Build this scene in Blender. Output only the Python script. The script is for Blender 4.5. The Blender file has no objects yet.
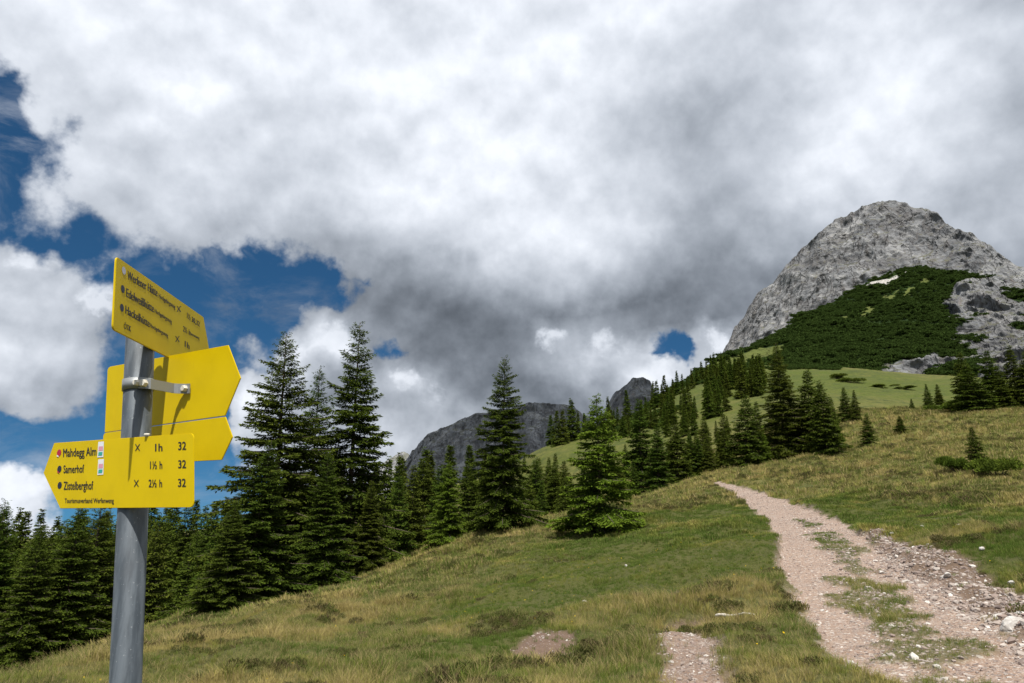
import bpy, math, random
import numpy as np
from mathutils import Vector, Matrix
S = bpy.context.scene
rad = math.radians
# ------------------------------------------------------------------ camera
FPX = 683.0; YH = 503.0; W, H = 1024, 683
PITCH = math.atan((YH - 341.5) / FPX)
cd = bpy.data.cameras.new('camera'); cam = bpy.data.objects.new('camera', cd); S.collection.objects.link(cam)
cd.sensor_width = 36; cd.lens = 36 * FPX / W; cd.clip_start = 0.05; cd.clip_end = 30000
cam.location = (0, 0, 1.65); cam.rotation_euler = (math.pi / 2 + PITCH, 0, 0)
S.camera = cam
CZ = 1.65
# ------------------------------------------------------------------ light
SUN_AZ, SUN_EL = 176.9, 64.0       # degrees clockwise from +Y (view direction); behind the camera
sd = np.array([math.sin(rad(SUN_AZ)) * math.cos(rad(SUN_EL)), math.cos(rad(SUN_AZ)) * math.cos(rad(SUN_EL)), math.sin(rad(SUN_EL))])
sl = bpy.data.lights.new('sun', 'SUN'); sl.energy = 5.0; sl.angle = rad(0.5); sl.color = (1, .955, .88)
so = bpy.data.objects.new('sun', sl); S.collection.objects.link(so)
so.rotation_euler = Vector(sd).to_track_quat('Z', 'Y').to_euler(); so.location = (0, -20, 40)
S.view_settings.view_transform = 'Standard'; S.view_settings.look = 'None'
S.view_settings.exposure = 0.45; S.view_settings.gamma = 1.0; S.view_settings.use_curve_mapping = False
S.cycles.max_bounces = 6; S.cycles.transparent_max_bounces = 8

# ------------------------------------------------------------------ pixel <-> direction
Fv = np.array([0, math.cos(PITCH), math.sin(PITCH)]); Uv = np.array([0, -math.sin(PITCH), math.cos(PITCH)])
def ray(px, py):
    return Fv + (px - 512) / FPX * np.array([1., 0, 0]) + (341.5 - py) / FPX * Uv
def azel(px, py):
    r = ray(px, py); return math.atan2(r[0], r[1]), r[2] / math.hypot(r[0], r[1])   # azimuth, tan(elevation)
def project(az, tel):
    d = np.array([np.sin(az), np.cos(az), tel + 0 * az])
    zc = d[1] * Fv[1] + d[2] * Fv[2]
    return 512 + FPX * d[0] / zc, 341.5 - FPX * (d[1] * Uv[1] + d[2] * Uv[2]) / zc
def sstep(a, b, x):
    t = np.clip((x - a) / (b - a), 0, 1); return t * t * (3 - 2 * t)

# ------------------------------------------------------------------ node helper
class NT:
    def __init__(s, tree): s.t = tree; s.n = tree.nodes; s.l = tree.links
    def add(s, typ, **k):
        n = s.n.new(typ)
        for a, v in k.items(): setattr(n, a, v)
        return n
    def put(s, node, key, v):
        sock = node.inputs[key]
        if isinstance(v, bpy.types.NodeSocket): s.l.new(v, sock)
        else: sock.default_value = v
    def math(s, op, a, b=None, c=None, clamp=False):
        n = s.add('ShaderNodeMath', operation=op, use_clamp=clamp); s.put(n, 0, a)
        if b is not None: s.put(n, 1, b)
        if c is not None: s.put(n, 2, c)
        return n.outputs[0]
    def vmath(s, op, a, b=None, out=0, scale=None):
        n = s.add('ShaderNodeVectorMath', operation=op); s.put(n, 0, a)
        if b is not None: s.put(n, 1, b)
        if scale is not None: s.put(n, 'Scale', scale)
        return n.outputs[out]
    def noise(s, vec, scale, detail=4, rough=.55, out='Fac', dist=0.0, lac=2.0):
        n = s.add('ShaderNodeTexNoise')
        if vec is not None: s.put(n, 'Vector', vec)
        s.put(n, 'Scale', scale); s.put(n, 'Detail', detail); s.put(n, 'Roughness', rough); s.put(n, 'Distortion', dist); s.put(n, 'Lacunarity', lac)
        return n.outputs[out]
    def maprange(s, v, a, b, c=0.0, d=1.0, smooth=True):
        n = s.add('ShaderNodeMapRange', interpolation_type='SMOOTHSTEP' if smooth else 'LINEAR')
        for k, x in (('Value', v), ('From Min', a), ('From Max', b), ('To Min', c), ('To Max', d)): s.put(n, k, x)
        return n.outputs[0]
    def mix(s, f, a, b, mode='MIX'):
        n = s.add('ShaderNodeMix', data_type='RGBA', blend_type=mode)
        s.put(n, 0, f)
        for k, v in ((6, a), (7, b)):
            if isinstance(v, (tuple, list)) and len(v) == 3: v = (*v, 1)
            s.put(n, k, v)
        return n.outputs[2]
    def attr(s, name, typ='GEOMETRY', out='Fac'):
        n = s.add('ShaderNodeAttribute', attribute_name=name, attribute_type=typ); return n.outputs[out]
    def ramp(s, f, stops, interp='LINEAR'):
        n = s.add('ShaderNodeValToRGB'); r = n.color_ramp; r.interpolation = interp
        r.elements[0].position = stops[0][0]; r.elements[0].color = (*stops[0][1], 1)
        r.elements[1].position = stops[-1][0]; r.elements[1].color = (*stops[-1][1], 1)
        for p, c in stops[1:-1]:
            e = r.elements.new(p); e.color = (*c, 1)
        s.put(n, 0, f); return n.outputs[0]

# ------------------------------------------------------------------ sky with clouds
XS = np.arange(0, 1025, 64.)
YS = np.arange(0, 481, 40.)
COV = np.array([
 [1, 1, 1, 1, 1, 1, 1, 1, 1, 1, 1, 1, 1, 1, 1, 1, 1],
 [.62, 1, 1, 1, 1, 1, 1, 1, 1, 1, 1, 1, 1, 1, 1, 1, 1],
 [.1, .8, 1, 1, 1, 1, 1, 1, 1, 1, 1, 1, 1, 1, 1, 1, 1],
 [0, .5, 1, 1, 1, 1, 1, 1, 1, 1, 1, 1, 1, 1, 1, 1, 1],
 [.1, .45, 1, 1, 1, 1, 1, 1, 1, 1, 1, 1, 1, 1, 1, 1, 1],
 [.1, .5, .95, 1, 1, 1, 1, 1, 1, 1, 1, 1, 1, 1, 1, 1, 1],
 [.4, .05, .5, .72, .6, .72, .95, 1, 1, 1, 1, 1, 1, 1, 1, 1, 1],
 [1, .62, 0, 0, 0, .12, .85, 1, 1, 1, 1, 1, 1, 1, 1, 1, 1],
 [1, .95, .4, .05, .1, .35, .75, 1, 1, 1, 1, 1, 1, 1, 1, 1, 1],
 [1, .85, .4, .1, .35, 1, .55, .85, 1, 1, .9, .9, 1, 1, 1, 1, 1],
 [.7, .6, .2, .1, .75, 1, 1, 1, 1, 1, 1, 1, 1, 1, 1, 1, 1],
 [.05, 0, 0, 0, .55, .95, 1, 1, 1, 1, 1, 1, 1, 1, 1, 1, 1],
 [.6, .3, 0, 0, .3, .9, 1, 1, 1, 1, 1, 1, 1, 1, 1, 1, 1]])
BRI = np.array([
 [200, 212, 200, 190, 200, 205, 205, 205, 208, 210, 205, 195, 185, 200, 200, 190, 175],
 [190, 205, 215, 200, 200, 205, 205, 205, 205, 210, 200, 180, 175, 205, 215, 195, 170],
 [190, 195, 205, 222, 205, 200, 208, 208, 208, 210, 190, 165, 170, 205, 220, 195, 165],
 [180, 190, 195, 212, 205, 200, 208, 212, 210, 205, 180, 152, 175, 210, 222, 195, 165],
 [170, 185, 185, 200, 200, 195, 205, 212, 215, 205, 180, 158, 180, 205, 205, 185, 160],
 [160, 180, 175, 185, 185, 185, 200, 205, 215, 205, 185, 162, 180, 190, 190, 165, 165],
 [180, 175, 165, 170, 165, 160, 175, 190, 205, 210, 200, 160, 162, 170, 175, 160, 150],
 [195, 180, 150, 150, 140, 128, 132, 145, 165, 185, 165, 125, 130, 150, 160, 160, 170],
 [195, 190, 150, 140, 135, 150, 118, 112, 118, 122, 112, 112, 122, 140, 160, 170, 180],
 [195, 175, 150, 140, 170, 190, 122, 110, 122, 180, 190, 170, 150, 150, 150, 150, 150],
 [175, 150, 150, 140, 200, 150, 172, 168, 125, 135, 150, 200, 180, 150, 150, 150, 150],
 [150, 140, 140, 140, 190, 150, 188, 160, 140, 140, 150, 160, 160, 150, 150, 150, 150],
 [215, 200, 160, 160, 180, 170, 180, 170, 160, 150, 150, 150, 150, 150, 150, 150, 150.]])
# local patches: x, y, sx, sy, dCov, dBri
PATCH = [(666, 347, 28, 14, -.82, 0), (684, 362, 14, 15, -.68, 0), (712, 352, 14, 14, .5, 60), (560, 326, 14, 8, 0, 75), (600, 345, 26, 11, 0, 50), (650, 380, 26, 12, .3, 35), (545, 338, 12, 10, 0, 40),
         (330, 338, 20, 12, .8, 70), (305, 360, 14, 16, .7, 50), (345, 355, 20, 12, .4, 35), (272, 325, 16, 18, -.4, 0), (376, 345, 16, 11, -.65, 0), (392, 356, 10, 6, -.4, 0), (400, 378, 16, 8, 0, 35), (430, 392, 16, 10, 0, 30), (455, 372, 16, 6, -.6, 0), (250, 398, 18, 16, .3, 25), (210, 420, 25, 30, -.6, 0),
         (246, 345, 14, 16, .35, 20), (332, 292, 16, 12, -.3, 0), (365, 285, 6, 3, -.4, 0), (190, 85, 30, 20, 0, 14), (560, 415, 40, 20, 0, -25), (640, 300, 50, 20, 0, -8), (330, 395, 30, 16, 0, -25),
         (20, 495, 34, 10, .5, 35), (30, 440, 50, 14, -.3, 0), (40, 268, 40, 10, 0, 15), (450, 150, 50, 30, 0, 10), (890, 90, 60, 50, 0, -10), (800, 180, 60, 40, 0, 8)]
PUFF = [(552, 328, 18, 11), (598, 345, 34, 13), (645, 366, 30, 15), (716, 346, 18, 15), (328, 336, 24, 13), (300, 354, 14, 14), (348, 356, 20, 10), (398, 378, 20, 12), (432, 392, 22, 12), (18, 490, 34, 18), (40, 262, 50, 16), (242, 392, 18, 18), (95, 300, 22, 20)]
def bil(T, x, y):
    x = np.clip(x, 0, 1024) / 64.; y = np.clip(y, 0, 480) / 40.
    i = np.minimum(x.astype(int), 15); j = np.minimum(y.astype(int), 11); fx = x - i; fy = y - j
    fx = fx * fx * (3 - 2 * fx) * .5 + fx * .5; fy = fy * fy * (3 - 2 * fy) * .5 + fy * .5
    return (T[j, i] * (1 - fx) + T[j, i + 1] * fx) * (1 - fy) + (T[j + 1, i] * (1 - fx) + T[j + 1, i + 1] * fx) * fy
def build_world():
    w = bpy.data.worlds.new('World'); S.world = w; w.use_nodes = True
    t = NT(w.node_tree); t.n.clear()
    out = t.add('ShaderNodeOutputWorld')
    tc = t.add('ShaderNodeTexCoord').outputs['Generated']
    d = t.vmath('NORMALIZE', tc)
    sky = t.add('ShaderNodeTexSky', sky_type='NISHITA'); sky.sun_disc = False
    sky.sun_elevation = rad(SUN_EL); sky.sun_rotation = rad(SUN_AZ); sky.altitude = 1800; sky.air_density = 1.0; sky.dust_density = 0.1; sky.ozone_density = 3.0
    t.l.new(t.vmath('NORMALIZE', t.vmath('ADD', d, (0, 0, .13))), sky.inputs[0])
    skc = t.mix(1.0, sky.outputs[0], (.26, .56, .68), 'MULTIPLY')
    bg1 = t.add('ShaderNodeBackground'); t.put(bg1, 0, skc); t.put(bg1, 1, 0.078)
    # organic warp
    n1 = t.noise(d, 5.0, 5, .55, 'Color')
    wv = t.vmath('SCALE', t.vmath('SUBTRACT', n1, (.5, .5, .5)), scale=.085)
    n2 = t.noise(d, 22.0, 4, .6, 'Color')
    wv2 = t.vmath('SCALE', t.vmath('SUBTRACT', n2, (.5, .5, .5)), scale=.045)
    dw = t.vmath('NORMALIZE', t.vmath('ADD', d, t.vmath('ADD', wv, wv2)))
    sx = t.add('ShaderNodeSeparateXYZ'); t.put(sx, 0, dw)
    az = t.math('ARCTAN2', sx.outputs[0], sx.outputs[1])
    el = t.math('ARCSINE', sx.outputs[2])
    A0, A1 = rad(-41), rad(41)
    NR = 24; ELS = np.linspace(rad(-1), rad(42), NR)
    ua = t.maprange(az, A0, 0.0, 0.0, 1.0, False); ub = t.maprange(az, 0.0, A1, 0.0, 1.0, False)
    right = t.math('GREATER_THAN', az, 0.0)
    v = t.maprange(el, float(ELS[0]), float(ELS[-1]), 0.0, NR - 1.0, False)
    NC = 30; acc = None
    for i, e in enumerate(ELS):
        cols = []
        for lo, hi in ((A0, 0.0), (0.0, A1)):
            a = np.linspace(lo, hi, NC)
            zc = np.cos(a) * Fv[1] + math.tan(e) * Fv[2]
            px = 512 + FPX * np.sin(a) / zc; py = 341.5 - FPX * (np.cos(a) * Uv[1] + math.tan(e) * Uv[2]) / zc
            c = bil(COV, px, py); b = bil(BRI, px, py); b = b + 9 * sstep(260, 160, py)
            for (x0, y0, s1, s2, dc, db) in PATCH:
                g = np.exp(-((px - x0) / s1) ** 2 - ((py - y0) / s2) ** 2); c = c + dc * g; b = b + db * g
            st = [(k / (NC - 1), (float(np.clip(c[k], 0, 1)), float(np.clip(b[k] / 255, 0, 1)), 0)) for k in range(NC)]
            pf = 0 * px
            for (x0, y0, s1, s2) in PUFF: pf = np.maximum(pf, np.exp(-((px - x0) / s1) ** 2 - ((py - y0) / s2) ** 2))
            st = [(p_, (c_[0], c_[1], float(pf[q_]))) for q_, (p_, c_) in enumerate(st)]
            cols.append(t.ramp(ua if lo < 0 else ub, st))
        c = t.mix(right, cols[0], cols[1])
        wgt = t.math('SUBTRACT', 1.0, t.math('ABSOLUTE', t.math('SUBTRACT', v, float(i))), clamp=True)
        term = t.vmath('SCALE', c, scale=wgt)
        acc = term if acc is None else t.vmath('ADD', acc, term)
    sp = t.add('ShaderNodeSeparateXYZ'); t.put(sp, 0, acc)
    cov, bri, puff = sp.outputs[0], sp.outputs[1], sp.outputs[2]
    # billow detail
    f1 = t.noise(d, 8.0, 8, .52)
    f2 = t.noise(t.vmath('ADD', d, (0.0, -.010, .028)), 8.0, 8, .52)
    relief = t.math('SUBTRACT', f1, f2)
    f3 = t.noise(d, 3.2, 6, .55)
    f4 = t.noise(d, 38.0, 5, .6)
    dens = t.math('ADD', cov, t.math('MULTIPLY', t.math('SUBTRACT', f1, .5), 1.45))
    dens = t.math('ADD', dens, t.math('MULTIPLY', t.math('SUBTRACT', f4, .5), .28))
    alpha = t.maprange(dens, .34, .60)
    b2 = t.math('ADD', bri, t.math('MULTIPLY', relief, t.maprange(el, .15, .45, .6, .42)))
    b2 = t.math('ADD', b2, t.math('MULTIPLY', t.math('SUBTRACT', f3, .5), .10))
    b2 = t.math('ADD', b2, t.math('MULTIPLY', t.math('SUBTRACT', f1, .5), .05))
    b2 = t.math('ADD', b2, t.math('MULTIPLY', t.math('SUBTRACT', f4, .5), .03), clamp=True)
    f5 = t.noise(t.vmath('ADD', d, (3.1, 0, 0)), 17.0, 7, .56)
    pk = t.maprange(t.math('ADD', puff, t.math('MULTIPLY', t.math('SUBTRACT', f5, .5), 2.2)), .42, .80)
    b2 = t.math('ADD', b2, t.math('MULTIPLY', pk, t.math('MULTIPLY', t.math('SUBTRACT', .90, b2), .62)))
    b2 = t.math('MINIMUM', b2, t.math('ADD', .80, t.math('MULTIPLY', b2, .12)))
    lin = t.math('POWER', b2, 2.2)
    cc = t.mix(b2, (.76, .95, 1.22), (.97, .995, 1.05))
    cc = t.vmath('SCALE', cc, scale=lin)
    bg2 = t.add('ShaderNodeBackground'); t.put(bg2, 0, cc); t.put(bg2, 1, 0.93)
    wisp = t.math('MULTIPLY', t.maprange(t.noise(t.vmath('MULTIPLY', d, (1, 1, 1.8)), 6.5, 8, .64, dist=.6), .46, .78), .55)
    alpha = t.math('MAXIMUM', alpha, wisp)
    ms = t.add('ShaderNodeMixShader'); t.put(ms, 0, alpha); t.l.new(bg1.outputs[0], ms.inputs[1]); t.l.new(bg2.outputs[0], ms.inputs[2])
    t.l.new(ms.outputs[0], out.inputs[0])
    w.cycles.sampling_method = 'MANUAL'; w.cycles.sample_map_resolution = 512
build_world()

# ------------------------------------------------------------------ numpy noise
def _hash(ix, iy, iz, s):
    h = (ix.astype(np.int64) * 374761393 + iy.astype(np.int64) * 668265263 + iz.astype(np.int64) * 2147483647 + s * 1274126177) & 0xffffffff
    h = ((h ^ (h >> 13)) * 1274126177) & 0xffffffff
    h = (h ^ (h >> 16)) * 2246822519 & 0xffffffff
    return ((h ^ (h >> 15)) & 0xffffff) / float(0xffffff)
def vnoise(x, y, z=None, s=0):
    z = np.zeros_like(x) if z is None else z
    ix, iy, iz = np.floor(x), np.floor(y), np.floor(z); fx, fy, fz = x - ix, y - iy, z - iz
    fx = fx ** 3 * (fx * (fx * 6 - 15) + 10); fy = fy ** 3 * (fy * (fy * 6 - 15) + 10); fz = fz ** 3 * (fz * (fz * 6 - 15) + 10)
    def c(a, b, d): return _hash(ix + a, iy + b, iz + d, s)
    x00 = c(0, 0, 0) * (1 - fx) + c(1, 0, 0) * fx; x10 = c(0, 1, 0) * (1 - fx) + c(1, 1, 0) * fx
    r0 = x00 * (1 - fy) + x10 * fy
    if not np.any(fz): return r0 * 2 - 1
    x01 = c(0, 0, 1) * (1 - fx) + c(1, 0, 1) * fx; x11 = c(0, 1, 1) * (1 - fx) + c(1, 1, 1) * fx
    return (r0 * (1 - fz) + (x01 * (1 - fy) + x11 * fy) * fz) * 2 - 1
def fbm(x, y, z=None, o=4, s=0, g=.5, ridge=False):
    a, f, t, n = 1., 1., 0, 0
    for k in range(o):
        v = vnoise(x * f + k * 17.3, y * f - k * 9.1, None if z is None else z * f + k * 5.7, s + k)
        if ridge: v = 1 - 2 * np.abs(v)
        t = t + a * v; n += a; a *= g; f *= 2.03
    return t / n

# ------------------------------------------------------------------ scene helpers
def link(o): S.collection.objects.link(o); return o
def tag(o, label=None, cat=None, group=None, kind=None):
    if label: o['label'] = label
    if cat: o['category'] = cat
    if group: o['group'] = group
    if kind: o['kind'] = kind
    return o
def np_mesh(name, V, F, mat=None, smooth=True, attrs=None):
    me = bpy.data.meshes.new(name)
    V = np.asarray(V, np.float32); F = np.asarray(F, np.int32)
    me.vertices.add(len(V)); me.vertices.foreach_set('co', V.ravel())
    n = F.shape[1]
    me.loops.add(F.size); me.loops.foreach_set('vertex_index', F.ravel())
    me.polygons.add(len(F)); me.polygons.foreach_set('loop_start', np.arange(0, F.size, n, dtype=np.int32)); me.polygons.foreach_set('loop_total', np.full(len(F), n, np.int32))
    me.update(calc_edges=True)
    me.polygons.foreach_set('use_smooth', np.full(len(F), smooth))
    for k, a in (attrs or {}).items():
        at = me.attributes.new(k, 'FLOAT', 'POINT'); at.data.foreach_set('value', np.asarray(a, np.float32))
    if mat: me.materials.append(mat)
    return me
def obj(name, me, parent=None, loc=(0, 0, 0)):
    o = bpy.data.objects.new(name, me); o.location = loc; link(o)
    if parent: o.parent = parent
    return o
def empty(name, loc=(0, 0, 0)):
    o = bpy.data.objects.new(name, None); o.location = loc; o.empty_display_size = .2; return link(o)
def grid_faces(nr, nc):
    i = np.arange(nr - 1)[:, None] * nc + np.arange(nc - 1)[None, :]
    return np.stack([i, i + 1, i + nc + 1, i + nc], -1).reshape(-1, 4)
def new_mat(name):
    m = bpy.data.materials.new(name); m.use_nodes = True; t = NT(m.node_tree)
    return m, t, m.node_tree.nodes['Principled BSDF']
def bump(t, b, h, strength=.5, dist=.1):
    n = t.add('ShaderNodeBump'); t.put(n, 'Height', h); t.put(n, 'Strength', strength); t.put(n, 'Distance', dist); t.l.new(n.outputs[0], b.inputs['Normal'])

# ------------------------------------------------------------------ terrain height
CP = []
def cp(px, py, r):
    a, te = azel(px, py); CP.append((a, math.log(r), (CZ + r * te) / r))
def cz(px, r, z):
    a, _ = azel(px, 503); CP.append((a, math.log(r), z / r))
for px in (-120, 0, 250, 512, 780, 1024, 1150): cz(px, 4, 0.0 if px > 300 else -.05)
for a in [(-100, 690, 9), (0, 683, 9.5), (200, 683, 9), (400, 683, 8.2), (600, 683, 7.6), (850, 683, 6.8), (1024, 683, 6.8), (1150, 683, 6.8),
          (-60, 715, 16), (40, 684, 17), (150, 650, 17), (300, 640, 15), (450, 625, 14), (500, 612, 14.5), (700, 600, 13.5), (800, 600, 13), (900, 610, 12), (1024, 600, 12), (1150, 600, 12),
          (-60, 730, 27), (50, 676, 26), (145, 632, 27), (225, 620, 28), (300, 597, 29), (386, 572, 29), (450, 555, 30), (560, 556, 24), (700, 540, 24), (780, 540, 23), (900, 545, 21), (1024, 552, 18), (1150, 550, 18),
          (195, 612, 31), (450, 542, 38), (500, 530, 42), (560, 517, 46), (640, 501, 55), (712, 480, 64), (790, 499, 42), (850, 490, 44), (940, 490, 40), (1024, 490, 38), (1150, 480, 38),
          (225, 650, 45), (100, 690, 45), (386, 600, 48), (500, 552, 58), (600, 520, 68), (-60, 720, 50), (0, 725, 50),
          (700, 480, 82), (640, 500, 82), (760, 466, 76), (820, 452, 82), (870, 440, 88), (950, 440, 80), (1024, 440, 76), (1150, 430, 76),
          (0, 690, 80), (100, 670, 85), (200, 650, 90), (300, 620, 90), (400, 590, 95), (500, 560, 105), (600, 510, 115), (700, 470, 125),
          (800, 425, 140), (870, 414, 135), (930, 412, 130), (1024, 410, 130), (1150, 400, 130),
          (0, 630, 160), (200, 600, 170), (400, 550, 190), (500, 515, 200), (570, 462, 205), (640, 440, 210), (720, 415, 220), (790, 399, 215), (870, 399, 215), (930, 406, 190), (1024, 402, 190), (1150, 395, 190),
          (545, 450, 235), (580, 438, 245), (620, 424, 270), (680, 394, 340), (720, 372, 400), (770, 376, 380), (820, 370, 430), (870, 372, 430), (930, 385, 360), (1024, 385, 350), (1150, 380, 350),
          (0, 560, 320), (200, 550, 320), (400, 500, 350), (480, 480, 360), (540, 470, 360), (600, 450, 380),
          (0, 540, 700), (200, 530, 700), (400, 505, 700), (560, 480, 700), (640, 450, 700), (720, 400, 700), (850, 395, 700), (1024, 400, 700),
          (0, 520, 2000), (400, 520, 2000), (700, 500, 2000), (1024, 500, 2000)]: cp(*a)
CP = np.array(CP); KA = 2.6
def _tps_fit():
    X = CP[:, :2] * [KA, 1]; n = len(X)
    d = np.sqrt(((X[:, None] - X[None]) ** 2).sum(-1)) + 1e-9
    K = d ** 2 * np.log(d); K[np.diag_indices(n)] = .002
    P = np.c_[np.ones(n), X]; A = np.block([[K, P], [P.T, np.zeros((3, 3))]])
    return X, np.linalg.solve(A, np.r_[CP[:, 2], 0, 0, 0])
TX, TW = _tps_fit()
def hbase(x, y):
    x = np.atleast_1d(np.asarray(x, float)); y = np.atleast_1d(np.asarray(y, float)); sh = x.shape; x = x.ravel(); y = y.ravel()
    r = np.hypot(x, y) + 1e-6; az = np.arctan2(x, y)
    rc = np.clip(r, 4, 2000); ac = np.clip(az, -.86, .86)
    out = np.empty_like(r)
    for i in range(0, len(r), 40000):
        s = slice(i, i + 40000); q = np.c_[ac[s] * KA, np.log(rc[s])]
        d = np.sqrt(((q[:, None] - TX[None]) ** 2).sum(-1)) + 1e-9
        out[s] = (d ** 2 * np.log(d)) @ TW[:-3] + TW[-3] + q @ TW[-2:]
    z = out * rc
    z = np.where(r < 4, z * (r / 4) ** 2, z)
    z = z - np.clip(r - 600, 0, None) * .07
    f = sstep(.9, 1.7, np.abs(az)); z = z * (1 - f) + f * (-.02 * r * (r < 1e9)) * .3
    return z.reshape(sh)
def hnoise(x, y):
    r = np.hypot(x, y)
    k = sstep(2, 9, r)
    z = .15 * k * fbm(x / .95, y / .95, o=2, s=2) + .24 * k * fbm(x / 2.3, y / 2.3, o=3, s=3) + .30 * k * fbm(x / 6.5 + 4, y / 6.5, o=3, s=8) * sstep(5, 25, r)
    z += sstep(40, 160, r) * (.9 * fbm(x / 22, y / 22, o=3, s=12)) + sstep(200, 600, r) * 5 * fbm(x / 90, y / 90, o=4, s=15)
    return z
def seg_sd(x, y, poly, closed=True):
    """signed distance to a polygon (negative inside) or distance to a polyline"""
    P = np.asarray(poly, float); d = np.full(x.shape, 1e9); ins = np.zeros(x.shape, bool)
    n = len(P)
    for i in range(n if closed else n - 1):
        a, b = P[i], P[(i + 1) % n]; e = b - a
        t = np.clip(((x - a[0]) * e[0] + (y - a[1]) * e[1]) / (e @ e + 1e-12), 0, 1)
        d = np.minimum(d, np.hypot(x - a[0] - t * e[0], y - a[1] - t * e[1]))
        if closed:
            c = ((a[1] > y) != (b[1] > y)); xx = a[0] + (y - a[1]) / (b[1] - a[1] + 1e-12) * e[0]; ins ^= c & (x < xx)
    return np.where(ins, -d, d) if closed else d
RR = np.exp(np.linspace(math.log(3), math.log(1500), 1400))
def hit(px, py):
    a, te = azel(px, py); x, y = RR * math.sin(a), RR * math.cos(a)
    g = hbase(x, y) - (CZ + RR * te); k = np.argmax(g > 0)
    if not (g > 0).any(): return None
    r = RR[k]; return (r * math.sin(a), r * math.cos(a))
def hitpoly(pts): return [p for p in (hit(*q) for q in pts) if p]
TL = hitpoly([(709, 480.5), (716, 485), (724, 490), (744, 505), (768, 521), (778, 540), (777, 562), (785, 583), (802, 610), (818, 641), (858, 683)])
TR = hitpoly([(719, 480.5), (741, 487), (785, 499), (823, 514), (850, 525), (874, 545), (910, 563), (962, 592), (1007, 622), (1040, 645), (1120, 683)])
def extend(P, d=9):
    a, b = np.array(P[-2]), np.array(P[-1]); 
    return P + [tuple(b + np.array([.12, -1]) * d)]
TRACK = extend(TL) + extend(TR)[::-1]
MID = hitpoly([(800, 518), (823, 532), (843, 552), (868, 583), (891, 610), (918, 641), (945, 675)])
PATHS = hitpoly([(668, 700), (668, 676), (660, 657), (650, 640), (664, 634), (684, 637), (704, 636), (712, 646), (708, 660), (718, 672), (712, 700)])
BARE = hitpoly([(505, 656), (518, 640), (545, 628), (572, 630), (580, 642), (570, 656), (540, 662)])
BARE2 = hitpoly([(640, 628), (668, 614), (705, 610), (712, 620), (690, 630), (655, 636)])
BARE3 = hitpoly([(640, 591), (660, 587), (700, 589), (712, 594), (680, 597), (650, 597)])
RUB = hitpoly([(868, 532), (910, 548), (960, 560), (1024, 590), (1090, 625), (1120, 690), (1020, 655), (972, 614), (912, 582), (878, 562)])
def masks(x, y):
    nz = .22 * fbm(x * 1.7, y * 1.7, o=4, s=31)
    tr = sstep(.14, -.10, seg_sd(x, y, TRACK) + nz)
    rub = sstep(.2, -.1, seg_sd(x, y, RUB) + nz * 1.6)
    pa = sstep(.16, -.12, seg_sd(x, y, PATHS) + nz * 1.3 + .03)
    ba = np.maximum(sstep(.12, -.1, seg_sd(x, y, BARE) + nz), np.maximum(sstep(.1, -.1, seg_sd(x, y, BARE2) + nz), sstep(.1, -.06, seg_sd(x, y, BARE3) + nz)))
    mw = .38 * sstep(28, 18, np.hypot(x, y)) + .1
    md = seg_sd(x, y, MID, False) + .85 * fbm(x * 1.1, y * 1.1, o=3, s=44) - mw + .10
    mid = sstep(.12, -.12, md) * tr
    return tr, rub, pa, ba, mid
LUSH = [(660, 545, 5, .9), (760, 520, 5, 1), (740, 560, 3, .9), (560, 590, 2.5, .8), (620, 570, 4, .9), (520, 640, 1.6, .5), (940, 530, 5, .7), (1010, 555, 3, .8), (330, 655, 1.4, .4), (420, 640, 1.4, .4),
        (830, 640, 1, .5), (860, 385, 90, 1), (960, 385, 60, .7), (800, 378, 70, 1), (640, 425, 50, .7), (700, 400, 70, .7), (600, 440, 40, .6), (860, 540, 2.5, .6)]
LUSH = [(*hit(a, b), s, w) for a, b, s, w in LUSH if hit(a, b)]
def lush(x, y):
    v = np.zeros_like(x)
    for a, b, s, w in LUSH: v = np.maximum(v, w * np.exp(-((x - a) ** 2 + (y - b) ** 2) / (2 * s * s)))
    r = np.hypot(x, y)
    return np.clip(v + .30 * fbm(x / 1.9, y / 1.9, o=3, s=51) + .22 * fbm(x / 7, y / 7, o=2, s=57) + .05, 0, 1)
def height(x, y, full=True):
    x = np.atleast_1d(np.asarray(x, float)); y = np.atleast_1d(np.asarray(y, float))
    z = hbase(x, y); n = hnoise(x, y)
    near = np.hypot(x, y) < 95
    tr = np.zeros_like(x); aux = tr.copy(); m2 = tr.copy(); mi = tr.copy()
    if near.any():
        a, b, c, d, e = masks(x[near], y[near]); tr[near] = a; aux[near] = np.maximum(b * .5, c); m2[near] = d; mi[near] = e
    z = z + n * (1 - .75 * tr) - .07 * tr - .10 * aux - .04 * m2 + .05 * mi + .012 * tr * fbm(x * 5, y * 5, o=2, s=77)
    return z
def H1(x, y): return float(height(x, y)[0])

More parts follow.
